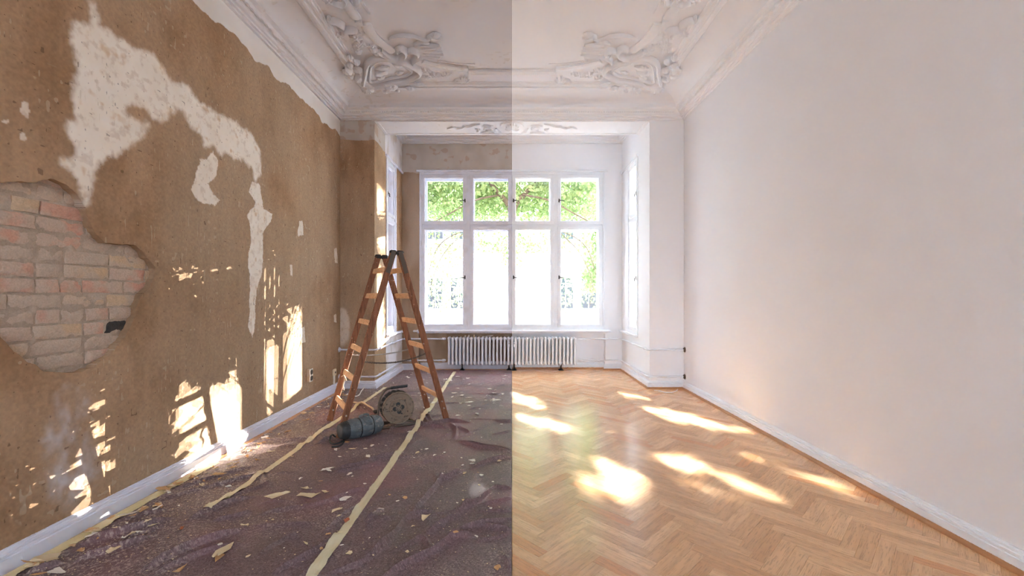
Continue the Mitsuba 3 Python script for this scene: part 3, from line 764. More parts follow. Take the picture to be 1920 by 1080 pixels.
put('baseboard_bay', cat([run(skirt, (-BAY, D1), (-BAY, D2), (1, 0), -1, 1), run(skirt, (BAY, D2), (BAY, D1), (-1, 0), 1, -1), run(skirt, (-BAY, D2), (-1.56, D2), (0, -1), 1, -1), run(skirt, (1.56, D2), (BAY, D2), (0, -1), -1, 1),
                          run(skirt, (-1.56, NICHE), (1.56, NICHE), (0, -1), 0, 0)]), 'half_enamel', kind='structure', label='white skirting board around the window bay')
put('baseboard_bay__quarter_round', cat([run(qr, (0, NICHE), (1.56, NICHE), (0, -1), 0, 0), run(qr, (1.56, D2), (BAY, D2), (0, -1), -1, 1)]), 'oak_trim', 40, label='oak quarter-round strip at the floor')

# ------------------------------------------------------------------ windows
SASH = [(0.0, 0.0), (0.004, -0.004), (0.05, -0.004), (0.054, 0.0), (0.054, 0.010), (0.064, 0.018), (0.064, 0.036), (0.0, 0.036)]
OUT = [(0.0, 0.0), (0.05, 0.0), (0.056, 0.012), (0.056, 0.036), (0.0, 0.036)]


def quad(x0, x1, z0, z1, y, axis='y'):
    v = [(a, y, b) if axis == 'y' else (y, a, b) for a, b in ((x0, z0), (x1, z0), (x1, z1), (x0, z1))]
    return trimesh.Trimesh(np.array(v), np.array([[0, 1, 2], [0, 2, 3]]), process=False)


def handle(o, x, z, s):
    m = cat([box(x - 0.011, x + 0.011, D2 - 0.006, D2 + 0.012, z - 0.03, z + 0.03, 0.003), tube([(x, D2 - 0.004, z), (x, D2 - 0.03, z), (x + s * 0.02, D2 - 0.034, z - 0.004), (x + s * 0.085, D2 - 0.034, z - 0.012)], [0.007, 0.007, 0.007, 0.005])])
    put(f'{o}__handle', m, 'dark_metal', 40, label='dark metal window latch')


tag('window_1', 'wide white casement window of eight double panes', kind='structure')
fr = [box(-WX, -1.515, D2 - 0.004, 7.72, WZ0, WZ1), box(1.515, WX, D2 - 0.004, 7.72, WZ0, WZ1), box(-WX, WX, D2 - 0.004, 7.72, 3.262, WZ1), box(-WX, WX, D2 - 0.004, 7.72, WZ0 - 0.01, 0.70),
      box(-0.762, -0.700, D2 + 0.004, 7.72, 0.69, 3.27, 0.004), box(0.700, 0.762, D2 + 0.004, 7.72, 0.69, 3.27, 0.004), box(-0.02, 0.02, D2 + 0.03, 7.72, 0.69, 3.27, 0.004), box(-1.52, 1.52, D2 + 0.02, 7.72, 2.395, 2.44, 0.003)]
put('window_1__frame', cat(fr), 'half_enamel')
put('window_1__head_trim', cat([box(-1.60, 1.60, D2 - 0.022, D2 + 0.004, WZ1 - 0.004, WZ1 + 0.03, 0.006), box(-1.55, -1.522, D2 - 0.014, D2 + 0.004, 0.66, WZ1, 0.005), box(1.522, 1.55, D2 - 0.014, D2 + 0.004, 0.66, WZ1, 0.005)]), 'half_enamel')
cols = [(-1.517, -0.760), (-0.702, -0.002), (0.002, 0.702), (0.760, 1.517)]
for ci, (x0, x1) in enumerate(cols):
    for ri, (z0, z1) in enumerate(((0.698, 2.402), (2.428, 3.262))):
        o = put('window_1__sash', ring(x0, x1, z0, z1, SASH, D2 + 0.003), 'half_enamel')
        put(f'{o}__pane', quad(x0 + 0.05, x1 - 0.05, z0 + 0.05, z1 - 0.05, D2 + 0.022), 'pane')
        put(f'{o}__outer_sash', ring(x0 + 0.006, x1 - 0.006, z0 + 0.006, z1 - 0.006, OUT, D2 + 0.19), 'half_enamel')
        put(f'{o}__outer_pane', quad(x0 + 0.05, x1 - 0.05, z0 + 0.05, z1 - 0.05, D2 + 0.21), 'pane')
        zz = EYE + (VPY - (520 if ri == 0 else 376)) * D2 / F
        if ci in (0, 2, 3):
            handle(o, {0: x1 - 0.028, 2: 0.026, 3: x0 + 0.028}[ci], zz, {0: -1, 2: 1, 3: 1}[ci])
put('window_1__sill', cat([box(-1.64, 1.64, D2 - 0.085, D2 + 0.03, 0.632, 0.664, 0.010), box(-1.58, 1.58, D2 - 0.03, D2 + 0.002, 0.612, 0.634, 0.006)]), 'half_enamel', 40, label='white window sill board')
for n, s in ((2, -1), (3, 1)):
    tag(f'window_{n}', f'tall narrow casement in the {"left" if s < 0 else "right"} side of the bay', kind='structure')
    X = s * BAY
    put(f'window_{n}__frame', cat([ring(SY0, SY1, SZ0, SZ1, [(0, -0.012), (0.05, -0.012), (0.055, 0.0), (0.055, 0.24), (0, 0.24)], X, 'x', s)] + [box(min(X + s * 0.01, X + s * 0.24), max(X + s * 0.01, X + s * 0.24), SY0, SY1, 2.39, 2.44)]), 'half_enamel')
    put(f'window_{n}__head_trim', box(min(X - s * 0.03, X), max(X - s * 0.03, X), SY0 - 0.03, D2 - 0.02, SZ1 - 0.006, SZ1 + 0.03, 0.006), 'half_enamel')
    for z0, z1 in ((0.71, 2.395), (2.435, 3.225)):
        o = put(f'window_{n}__sash', ring(SY0 + 0.05, SY1 - 0.05, z0, z1, SASH, X, 'x', s), 'half_enamel')
        put(f'{o}__pane', quad(SY0 + 0.09, SY1 - 0.09, z0 + 0.04, z1 - 0.04, X + s * 0.02, 'x'), 'pane')
        put(f'{o}__outer_sash', ring(SY0 + 0.052, SY1 - 0.052, z0, z1, OUT, X + s * 0.18, 'x', s), 'half_enamel')
        yh, zh = SY0 + 0.075, (2.75 if z0 > 2 else 1.5)
        put(f'{o}__handle', cat([box(min(X, X - s * 0.012), max(X, X - s * 0.012), yh - 0.011, yh + 0.011, zh - 0.03, zh + 0.03, 0.003), tube([(X, yh, zh), (X - s * 0.03, yh, zh), (X - s * 0.034, yh + 0.01, zh - 0.05)], 0.007)]), 'dark_metal', 40, label='dark metal window latch')
    put(f'window_{n}__sill', box(min(X - s * 0.05, X + s * 0.02), max(X - s * 0.05, X + s * 0.02), SY0 - 0.0, D2 - 0.004, 0.632, 0.666, 0.008), 'half_enamel', 40, label='white window sill board')

# ------------------------------------------------------------------ parquet: every block of the herringbone its own piece
from shapely.geometry import box as sbox
from shapely.ops import unary_union
Lp, wp = 0.354, 0.0672
right_floor = unary_union([sbox(0.0015, 1.45, W - 0.02, D1 - 0.02), sbox(0.0015, 1.5, BAY - 0.02, D2 - 0.0), sbox(0.0015, 1.5, 1.555, NICHE)])
d1, d2 = np.array([1, 1]) / math.sqrt(2), np.array([-1, 1]) / math.sqrt(2)
blocks = []
for c in range(-2, 9):
    for n in range(-60, 130):
        for kind in 'HV':
            t = np.array([n * wp + c * Lp, n * wp - c * Lp])
            u0, u1, v0, v1 = (0, Lp, 0, wp) if kind == 'H' else (Lp, Lp + wp, wp - Lp, wp)
            O = d1 * t[0] + d2 * t[1] + np.array([0.175, 1.6])
            g = 0.0004
            P = [O + d1 * a + d2 * b for a, b in ((u0 + g, v0 + g), (u1 - g, v0 + g), (u1 - g, v1 - g), (u0 + g, v1 - g))]
            cen = np.mean(P, 0)
            if not (-0.3 < cen[0] < 2.6 and 1.3 < cen[1] < 7.8):
                continue
            pol = _Poly(P).intersection(right_floor)
            if pol.is_empty or pol.area < 2e-5 or pol.geom_type != 'Polygon':
                continue
            blocks.append((math.hypot(cen[0], cen[1]), pol, O, kind, cen))
vis = lambda c: abs(c[0]) / c[1] < 1.2 and c[1] > 1.88
blocks.sort(key=lambda b: (not vis(b[4]), b[0]))
rest_v, rest_f, rest_uv, rest_n = [], [], [], 0
for i, (_, pol, O, kind, cen) in enumerate(blocks):
    m = trimesh.creation.extrude_polygon(pol, 0.02, engine='earcut')
    v = np.array(m.vertices); top = RNG.uniform(-0.0003, 0.0003)
    a = (v[:, :2] - O) @ (d1 if kind == 'H' else d2); b = (v[:, :2] - O) @ (d2 if kind == 'H' else d1)
    uv = np.stack([np.clip(a + 4, 0.01, 9.9) + 10.0 * i, b], 1)
    v[:, 2] += -0.02 + top
    if i < 300:
        put('floor__parquet_block', trimesh.Trimesh(v, m.faces, process=False), 'oak', uv=uv)
    else:
        rest_v.append(v); rest_f.append(np.array(m.faces) + rest_n); rest_uv.append(uv); rest_n += len(v)
put('floor__far_parquet', trimesh.Trimesh(np.vstack(rest_v), np.vstack(rest_f), process=False), 'oak', uv=np.vstack(rest_uv), kind='stuff')

# ------------------------------------------------------------------ felt drop cloth with its folds
X5 = lambda pts: [(480 + x / 4, 860 + y / 4) for x, y in pts]
X4 = lambda pts: [(590 + x / 5.143, 690 + y / 5.143) for x, y in pts]
X6 = lambda pts: [(x / 4, 860 + y / 4) for x, y in pts]
folds = [(X5(p), a, w) for p, a, w in [
    ([(1150, 440), (1220, 350), (1300, 260), (1400, 150), (1530, 95)], 0.012, 0.012), ([(830, 760), (960, 650), (1060, 540), (1110, 470), (1230, 420), (1340, 405)], 0.013, 0.012),
    ([(900, 940), (1000, 870), (1200, 760), (1330, 700), (1460, 600), (1600, 520), (1780, 480), (1915, 450)], 0.013, 0.013), ([(120, 870), (250, 800), (400, 720), (560, 620), (600, 590)], 0.010, 0.012),
    ([(0, 740), (160, 640), (330, 550)], 0.008, 0.011), ([(500, 560), (640, 430), (750, 360)], 0.007, 0.011), ([(1260, 580), (1480, 440), (1640, 310)], 0.010, 0.012), ([(1290, 560), (1500, 400), (1650, 330), (1800, 200)], 0.011, 0.012),
    ([(0, 430), (200, 390), (500, 340), (700, 260), (850, 215)], 0.009, 0.012), ([(350, 870), (470, 780), (560, 700)], 0.007, 0.010), ([(530, 870), (760, 800), (880, 720), (1000, 600)], 0.009, 0.011),
    ([(800, 470), (900, 455), (1000, 460)], 0.008, 0.010), ([(1000, 710), (1160, 640), (1240, 590), (1310, 660)], 0.008, 0.012), ([(1460, 600), (1560, 575), (1620, 570)], 0.010, 0.014), ([(1700, 500), (1850, 530), (1910, 545)], 0.010, 0.012),
    ([(1640, 620), (1800, 600), (1900, 560)], 0.006, 0.012), ([(1690, 350), (1830, 320), (1910, 300)], 0.008, 0.010), ([(1790, 210), (1860, 225), (1915, 230)], 0.009, 0.010), ([(1660, 400), (1800, 395), (1915, 400)], 0.006, 0.009), ([(1850, 720), (1900, 790), (1915, 830)], 0.007, 0.012)]]
folds += [(X4(p), a, w) for p, a, w in [
    ([(1000, 560), (1140, 545), (1290, 520), (1510, 532)], 0.014, 0.014), ([(1040, 575), (1150, 572), (1280, 585)], 0.010, 0.013), ([(1270, 545), (1340, 580), (1370, 620), (1360, 690)], 0.014, 0.018), ([(1370, 590), (1450, 605), (1500, 630)], 0.010, 0.014),
    ([(1385, 710), (1480, 740), (1580, 770), (1750, 790), (1900, 825)], 0.013, 0.014), ([(1470, 705), (1620, 755), (1760, 775), (1900, 800)], 0.010, 0.014), ([(1720, 510), (1810, 525), (1900, 530)], 0.008, 0.014),
    ([(200, 975), (310, 965), (470, 930), (570, 885), (700, 850), (820, 820)], 0.012, 0.013), ([(560, 920), (760, 870), (960, 855)], 0.006, 0.012), ([(1180, 1090), (1260, 1070), (1420, 990)], 0.011, 0.014), ([(1500, 980), (1640, 920), (1760, 885), (1900, 865)], 0.012, 0.014),
    ([(960, 520), (1000, 545), (1050, 560)], 0.014, 0.014), ([(1060, 400), (1090, 460), (1140, 520)], 0.010, 0.014), ([(1020, 420), (1060, 490), (1110, 545)], 0.010, 0.013), ([(1290, 700), (1430, 660), (1560, 600), (1700, 560)], 0.004, 0.012),
    ([(640, 620), (860, 650), (1000, 630)], 0.008, 0.014), ([(420, 360), (520, 400), (600, 450)], 0.014, 0.018), ([(340, 370), (420, 380), (480, 430)], 0.010, 0.014), ([(280, 560), (330, 600), (350, 540)], 0.008, 0.014), ([(20, 740), (120, 700), (190, 690)], 0.012, 0.014),
    ([(1300, 190), (1420, 150), (1560, 110)], 0.012, 0.022), ([(1330, 190), (1560, 170), (1700, 120)], 0.008, 0.02), ([(1100, 160), (1250, 140), (1330, 160)], 0.008, 0.02)]]
folds += [(X6(p), a, w) for p, a, w in [
    ([(545, 705), (760, 610), (1000, 540), (1130, 510), (1300, 460)], 0.018, 0.014), ([(560, 780), (700, 730), (820, 700), (1000, 640), (1130, 590)], 0.014, 0.013), ([(1060, 845), (1250, 750), (1400, 680), (1600, 610), (1830, 530)], 0.016, 0.014),
    ([(1150, 870), (1400, 760), (1560, 700), (1800, 640)], 0.010, 0.012), ([(200, 880), (330, 830), (480, 790)], 0.012, 0.013), ([(900, 470), (1100, 420), (1250, 390)], 0.010, 0.012), ([(1400, 470), (1560, 400), (1700, 340), (1900, 290)], 0.012, 0.013),
    ([(1540, 230), (1720, 180), (1900, 130)], 0.010, 0.012), ([(1300, 240), (1500, 180), (1700, 120), (1900, 60)], 0.009, 0.012), ([(1600, 470), (1760, 440), (1900, 400)], 0.009, 0.012), ([(900, 620), (1100, 560), (1250, 500)], 0.009, 0.012)]]
r2 = np.random.default_rng(3)
for k in range(55):                                             # fine creases between the large folds
    y = r2.uniform(2.4, 7.2); x = r2.uniform(-2.2 if y < 5.9 else -1.75, -0.05); a = r2.normal(0.75, 0.5); L = r2.uniform(0.12, 0.5)
    q = np.array([[x - math.cos(a) * L / 2, y - math.sin(a) * L / 2], [x + r2.normal(0, .03), y + r2.normal(0, .03)], [x + math.cos(a) * L / 2, y + math.sin(a) * L / 2]])
    folds.append((q, r2.uniform(0.003, 0.009), r2.uniform(0.012, 0.024)))
CX, CY = np.linspace(-2.268, -0.0015, 320), np.linspace(1.62, 7.5, 820)
hx, hy = np.meshgrid(CX, CY, indexing='ij')
hz = 0.0015 + 0.004 * (nfbm(np.stack([hx * 3, hy * 3, hx * 0], -1), 3, 2)) + 0.0035 * nfbm(np.stack([hx * 16, hy * 16, hx * 0], -1), 3, 4)
for pth, amp, sig in folds:
    p = np.asarray(pth, float)
    p = spline(p if np.abs(p).max() < 20 else np.array([on_floor(*q) for q in p]), 5)
    lo, hi = p.min(0) - 0.1, p.max(0) + 0.1
    ix0, ix1 = np.searchsorted(CX, [lo[0], hi[0]]); iy0, iy1 = np.searchsorted(CY, [lo[1], hi[1]])
    if ix1 - ix0 < 2 or iy1 - iy0 < 2:
        continue
    sx, sy = hx[ix0:ix1, iy0:iy1], hy[ix0:ix1, iy0:iy1]
    best, side, wgt = np.full(sx.shape, 9.0), np.zeros(sx.shape), np.ones(sx.shape)
    for k, (a, b) in enumerate(zip(p[:-1], p[1:])):
        d = b - a; L2 = d @ d + 1e-12
        t = np.clip(((sx - a[0]) * d[0] + (sy - a[1]) * d[1]) / L2, 0, 1)
        ex, ey = sx - a[0] - t * d[0], sy - a[1] - t * d[1]
        dd = np.hypot(ex, ey)
        near = dd < best
        best = np.where(near, dd, best); side = np.where(near, np.sign(d[0] * ey - d[1] * ex), side)
        u = (k + t) / (len(p) - 1)
        wgt = np.where(near, np.clip(np.sin(np.pi * (0.04 + 0.92 * u)) * 1.6, 0, 1), wgt)
    s_ = np.where(side > 0, 0.6, 1.3) * sig                     # one steep and one gentle flank
    hz[ix0:ix1, iy0:iy1] += 2.5 * amp * wgt * np.exp(-(best / s_) ** 2)
hz = gaussian_filter(hz, 0.5)
hz[-1, :] *= 0.6
ci = np.arange(hx.size).reshape(hx.shape)
q = np.stack([ci[:-1, :-1], ci[1:, :-1], ci[1:, 1:], ci[:-1, 1:]], -1).reshape(-1, 4)
qc = np.stack([hx.ravel()[q].mean(1), hy.ravel()[q].mean(1)], 1)
rag = 0.03 * (meshkit.noise(np.stack([qc[:, 1] * 6, qc[:, 0] * 0, qc[:, 0] * 0], -1), 8) - 0.5)
ok = (qc[:, 0] > np.where(qc[:, 1] > D1 - 0.05, -BAY + 0.05, -2.205 + rag)) & (qc[:, 1] < 7.36 + 0.06 * (meshkit.noise(np.stack([qc[:, 0] * 4, qc[:, 0] * 0, qc[:, 0] * 0], -1), 8)))
put('drop_cloth', cat([(np.stack([hx, hy, hz], -1).reshape(-1, 3), q[ok])]), 'felt', True, label='crumpled dark mauve felt drop cloth covering the unrenovated side of the floor', cat='drop cloth')


from scipy.ndimage import maximum_filter
hz_top = maximum_filter(hz, 7)


def ground_z(x, y):
    i, j = int(np.clip(np.searchsorted(CX, x), 0, len(CX) - 1)), int(np.clip(np.searchsorted(CY, y), 0, len(CY) - 1))
    return hz_top[i, j]


def tape(name, path, w, bsdf, label, seed):
    r = np.random.default_rng(seed)
    p = spline(path, 60)
    t = np.gradient(p, axis=0); t /= np.linalg.norm(t, axis=1, keepdims=True); nr = np.stack([t[:, 1], -t[:, 0]], 1)
    V = []
    for k in range(len(p)):
        for o in (-0.5, -0.17, 0.17, 0.5):
            c = p[k] + nr[k] * o * (w + (r.normal(0, 0.002) if abs(o) == 0.5 else 0))
            V.append((c[0], c[1], ground_z(*c) + 0.0025))
    i = np.arange(len(p) * 4).reshape(len(p), 4)
    q = np.stack([i[:-1, :-1], i[1:, :-1], i[1:, 1:], i[:-1, 1:]], -1).reshape(-1, 4)
    put(name, cat([(np.array(V), q)]), bsdf, True, label=label, cat='tape', )


tape('masking_tape', [(-0.885, 1.7), (-0.888, 3.0), (-0.895, 4.5), (-0.91, 6.0), (-0.925, 7.2)], 0.052, 'masking_tape', 'long masking tape strip nearer the parquet, running past the right ladder legs', 1)
tape('masking_tape', [(-1.745, 2.55), (-1.735, 3.3), (-1.73, 4.3), (-1.715, 5.3), (-1.70, 6.0)], 0.05, 'masking_tape', 'long masking tape strip nearer the brown wall, running past the left ladder legs', 2)
tape('masking_tape', [(-2.215, 1.7), (-2.215, 2.2), (-2.21, 2.75), (-2.20, 3.3)], 0.07, 'yellow_tape', 'pale yellow tape strip along the skirting board of the brown wall', 3)

# ------------------------------------------------------------------ flakes of paint and paper
rf = np.random.default_rng(21)
FLAKES = []
ORD = 'nearest,second,third,fourth,fifth,sixth,seventh,eighth,ninth,tenth,eleventh,twelfth,thirteenth,fourteenth,fifteenth,sixteenth,seventeenth,eighteenth,nineteenth,twentieth'.split(',')


def flake(x, y, size, kind, stretch=1.6, ang=None, curl=0.15):
    n = int(rf.integers(6, 11)); a = np.sort(rf.uniform(0, 2 * np.pi, n))
    rr = size / 2 * rf.uniform(0.55, 1.0, n)
    ang = rf.uniform(0, np.pi) if ang is None else ang
    px, py = rr * np.cos(a), rr * np.sin(a) / stretch
    ring_ = np.stack([px * math.cos(ang) - py * math.sin(ang), px * math.sin(ang) + py * math.cos(ang)], 1)
    z = curl * rf.uniform(0, 0.35, n) * size
    base = max(ground_z(x + dx, y + dy) for dx, dy in [(0, 0)] + [tuple(0.6 * q) for q in ring_[::2]])
    v = np.vstack([[x, y, base + 0.002 + 0.05 * size * curl], np.stack([x + ring_[:, 0], y + ring_[:, 1], base + 0.002 + z], 1)])
    lowv = v.copy(); lowv[:, 2] -= 0.0015
    k = np.arange(n)
    f = np.vstack([np.stack([k * 0, k + 1, (k + 1) % n + 1], 1), np.stack([k * 0, (k + 1) % n + 1, k + 1], 1) + n + 1, np.stack([k + 1, k + n + 2, (k + 1) % n + 1], 1), np.stack([(k + 1) % n + 1, k + n + 2, (k + 1) % n + n + 2], 1)])
    col = {'w': 'white', 'c': 'cream', 'b': 'buff', 'r': 'rust brown'}[kind]
    zone = 'between skirting board and outer tape' if x < -1.76 else 'between the two long tapes' if x < -0.9 else 'between inner tape and parquet edge'
    depth = 'before the ladder' if y < 3.85 else 'beside the ladder' if y < 4.95 else 'beyond the ladder'
    how = 'large' if size > 0.085 else 'small'
    lab = f'{how} {col} paint flake {zone}, {depth}'
    FLAKES.append((how, col, zone, y, stretch, key_of('paint_flake')))
    put('paint_flake', trimesh.Trimesh(np.vstack([v, lowv]), f, process=False), {'w': 'flake_white', 'c': 'flake_cream', 'b': 'flake_buff', 'r': 'flake_rust'}[kind], label=lab, cat='paint flake', group=f'{how} {col} flakes {zone}, {depth}')



for conv, items in ((X5, [(540, 100, .10, 'w', 2.2), (665, 315, .095, 'w', 1.3), (600, 400, .09, 'c', 3), (400, 290, .16, 'c', 2), (510, 260, .07, 'c', 1.4), (150, 300, .2, 'c', 3.5), (370, 235, .12, 'c', 3), (1265, 465, .11, 'c', 1.6), (1620, 45, .06, 'w', 1.8), (1825, 35, .07, 'c', 1.4), (1690, 130, .045, 'w', 1.5),
                         (1120, 305, .05, 'b', 1.3), (680, 470, .07, 'r', 1.8), (700, 720, .045, 'c', 1.3), (1130, 760, .04, 'c', 1.5), (370, 645, .055, 'c', 2), (1560, 120, .035, 'c', 1.2), (1760, 395, .03, 'w', 1.4), (815, 195, .03, 'w', 1.3), (1220, 160, .04, 'w', 2), (545, 575, .035, 'b', 1.3), (1500, 620, .035, 'b', 1.4),
                         (1810, 830, .06, 'b', 1.5), (1060, 325, .03, 'w', 2), (1175, 515, .025, 'c', 1.5), (1000, 278, .03, 'b', 1.6), (850, 605, .02, 'w', 2), (640, 660, .025, 'w', 1.5), (490, 710, .03, 'b', 1.3), (1510, 340, .02, 'w', 1.5), (1740, 605, .02, 'w', 2), (210, 680, .02, 'w', 2), (330, 160, .06, 'w', 2.5)]),
                    (X4, [(1745, 315, .15, 'w', 1.5), (1490, 335, .12, 'w', 1.6), (1490, 292, .11, 'w', 3), (1380, 465, .09, 'w', 1.5), (1565, 455, .09, 'w', 2), (205, 800, .09, 'w', 2), (545, 755, .075, 'w', 1.6), (365, 790, .09, 'c', 2), (490, 785, .05, 'w', 1.7), (990, 830, .075, 'c', 2), (120, 1000, .14, 'w', 2), (330, 1035, .07, 'w', 1.4),
                          (520, 900, .1, 'w', 2.6), (1520, 930, .075, 'w', 1.6), (1615, 1040, .05, 'w', 1.4), (1080, 790, .045, 'w', 1.5), (1155, 850, .05, 'w', 1.7), (920, 620, .07, 'w', 2), (1800, 550, .045, 'w', 1.5), (1605, 675, .025, 'w', 1.3), (1450, 1025, .045, 'c', 1.2), (690, 755, .03, 'w', 2), (960, 875, .03, 'w', 2), (1415, 875, .03, 'w', 1.4), (240, 865, .04, 'w', 1.4), (310, 820, .03, 'c', 2), (320, 725, .07, 'b', 2)]),
                    (X6, [(340, 775, .17, 'c', 2.2), (240, 832, .12, 'b', 1.6), (430, 860, .12, 'w', 2), (700, 560, .14, 'c', 1.6), (720, 590, .10, 'w', 2), (670, 550, .08, 'b', 1.4), (1220, 240, .15, 'b', 2), (1290, 215, .1, 'c', 1.6), (1340, 200, .1, 'b', 1.5), (1440, 150, .1, 'b', 2), (1680, 720, .15, 'c', 2.2), (1640, 760, .08, 'b', 1.6), (1370, 840, .08, 'b', 1.4),
                          (1840, 525, .07, 'c', 1.5), (1180, 525, .10, 'c', 2), (1640, 150, .11, 'b', 1.8), (860, 590, .05, 'c', 2), (1000, 600, .07, 'c', 2.6), (1370, 540, .08, 'r', 2), (1650, 690, .04, 'w', 1.6), (1860, 745, .03, 'c', 1.5), (910, 430, .05, 'w', 1.4), (830, 450, .06, 'b', 1.6)])):
    for x, y, s_, k, st in items:
        c = on_floor(*conv([(x, y)])[0])
        if c[1] > 1.66:
            flake(c[0], c[1], s_, k, st, curl=0.35 if k in 'bc' else 0.15)
for k in range(95):                                              # litter along the brown wall
    y = rf.uniform(1.9, 5.8); x = -2.2 + abs(rf.normal(0, 0.16))
    flake(x, y, rf.uniform(0.03, 0.085), rf.choice(list('ccbbw')), rf.uniform(1.2, 3), curl=0.5)
for k in range(60):                                              # pale flakes towards the bay
    y = rf.uniform(4.9, 7.2); x = rf.uniform(-1.75, -0.06)
    flake(x, y, rf.uniform(0.04, 0.12), 'w', rf.uniform(1.3, 3), curl=0.15)
for k in range(35):
    y = rf.uniform(2.2, 4.9); x = rf.uniform(-2.0, -0.06)
    flake(x, y, rf.uniform(0.015, 0.04), rf.choice(list('wwcb')), rf.uniform(1.2, 2.2))
sets = {}
for f_ in FLAKES:
    sets.setdefault((f_[0], f_[1], f_[2]), []).append(f_)
for (how, col, zone), fs in sets.items():                        # the large ones can be told apart: counted from the viewer
    if how == 'large' or len(fs) <= 3:
        for n_, f_ in enumerate(sorted(fs, key=lambda q: q[3])[:20]):
            shape_ = 'narrow ' if f_[4] > 2.3 else ''
            tag(f_[5], f"{how} {shape_}{col} paint flake {zone}, {ORD[n_]}{' nearest' if n_ else ''} to the viewer", 'paint flake', f'{how} {col} paint flakes')
cr = []
for k in range(4500):                                            # crumbs nobody could count
    y = rf.uniform(1.8, 7.3)
    x = -2.2 + abs(rf.normal(0, 0.28)) if rf.random() < 0.6 else rf.uniform(-2.1, -0.03)
    if y > 5.9 and x < -1.78 or x > -0.03:
        continue
    s_ = rf.uniform(0.0012, 0.0045); a = rf.uniform(0, 6.28)
    z = ground_z(x, y) + 0.001
    cr.append((np.array([[x + s_ * math.cos(a + j * 1.57) * (1.4 if j % 2 else 0.7), y + s_ * math.sin(a + j * 1.57), z + rf.uniform(0, 0.5) * s_] for j in range(4)] + [[x, y, z + 0.5 * s_]]), np.array([[0, 1, 4], [1, 2, 4], [2, 3, 4], [3, 0, 4]])))
put('plaster_crumbs', cat(cr), 'flake_cream', label='fine plaster crumbs scattered over the drop cloth', cat='plaster crumbs', kind='stuff')

# ------------------------------------------------------------------ wooden stepladder
tag('stepladder', 'old wooden double stepladder standing open on the drop cloth', 'ladder')
feet = {'ln': (-1.494, 3.851), 'lf': (-1.774, 4.331), 'rn': (-0.654, 4.441), 'rf': (-0.923, 4.877)}
sp_d = np.array([0.818, 0.575]); wd = np.array([-0.52, 0.854])
topn, topf, TZ = np.array([-1.074, 4.146]), np.array([-1.349, 4.604]), 1.645
tops = {'ln': topn - sp_d * 0.034, 'lf': topf - sp_d * 0.034, 'rn': topn + sp_d * 0.034, 'rf': topf + sp_d * 0.034}
P3d = {}
for k in feet:
    zf = ground_z(*feet[k]) + 0.006
    a, b = np.array([*feet[k], zf]), np.array([*tops[k], TZ])
    P3d[k] = (a, b)
    put('stepladder__rail', beam(a, b, 0.056, 0.03, np.array([*sp_d, 0]), 0.005), 'ladder_wood')
    s = 1 if k[0] == 'l' else -1
    dirv = (b - a) / np.linalg.norm(b - a)
    cap = beam(b - dirv * 0.20, b + dirv * 0.012, 0.040, 0.005, np.array([*sp_d, 0]), 0.002)
    off = -np.array([*wd, 0]) * 0.0175 if k[1] == 'n' else np.array([*wd, 0]) * 0.0175
    cap.apply_translation(off)
    put('stepladder__hinge_plate', cap, 'dull_metal')
    end = box(-0.034, 0.034, -0.018, 0.018, -0.028, 0.02, 0.012)
    end = rot_to(end, np.stack([[*sp_d, 0], [*wd, 0], [0, 0, 1]], 1).astype(float), b)
    put('stepladder__hinge_head', end, 'dark_metal', 30)
for t in (topn, topf):
    put('stepladder__hinge_pin', tube([np.array([*(t - wd * 0.024), TZ - 0.002]), np.array([*(t + wd * 0.024), TZ - 0.002])], 0.010, 10), 'dark_metal', 30)
for side in 'lr':
    for i in range(6):
        z = 0.245 + 0.249 * i
        e = []
        for k in (side + 'n', side + 'f'):
            a, b = P3d[k]; t = (z - a[2]) / (b[2] - a[2]); e.append(a + (b - a) * t)
        a, b = P3d[side + 'n']; rd = (b - a) / np.linalg.norm(b - a)
        d = (e[1] - e[0]) / np.linalg.norm(e[1] - e[0])
        put('stepladder__rung', beam(e[0] - d * 0.014, e[1] + d * 0.014, 0.05, 0.024, rd, 0.004), 'rung_wood')


def chain(p0, p1, sag, n):
    out = []
    for i in range(n):
        t = (i + 0.5) / n
        c = p0 + (p1 - p0) * t - np.array([0, 0, sag * 4 * t * (1 - t)])
        d = p1 - p0; d = d / np.linalg.norm(d)
        side = np.array([-d[1], d[0], 0]) if i % 2 else np.array([0, 0, 1.0])
        a = np.linspace(0, 2 * np.pi, 9)
        out.append(tube([c + d * 0.0105 * math.cos(q) + side * 0.006 * math.sin(q) for q in a], 0.0022, 4, False))
    return cat(out)


def on_rail(k, z):
    a, b = P3d[k]
    return a + (b - a) * ((z - a[2]) / (b[2] - a[2]))


put('stepladder__chain', chain(on_rail('lf', 0.655), on_rail('rf', 0.675), 0.03, 58), 'bright_metal')
put('stepladder__chain', chain(on_rail('ln', 0.66), on_rail('rn', 0.69), 0.05, 58), 'dull_metal')
c = on_rail('lf', 0.45)
put('stepladder__cord', cat([tube(spline([c + [0.02, -0.03, 0.02], c + [0.035, -0.05, -0.03], c + [0.02, -0.045, -0.08], c + [0.03, -0.05, -0.13]], 6), 0.006, 6), tube(spline([c + [0.0, -0.035, 0.0], c + [0.03, -0.045, 0.01], c + [0.05, -0.04, -0.04]], 6), 0.005, 6)]), 'rope', 40, label='short frayed cord tied to the rail')
for k, z in (('rf', 0.17), ('rn', 0.20), ('rn', 0.13), ('ln', 0.20), ('lf', 0.13)):
    c = on_rail(k, z) - np.array([*wd, 0]) * 0.012
    put('stepladder__bolt', tube([c, c - np.array([*wd, 0]) * 0.014], [0.008, 0.007], 8), 'bright_metal', 30)

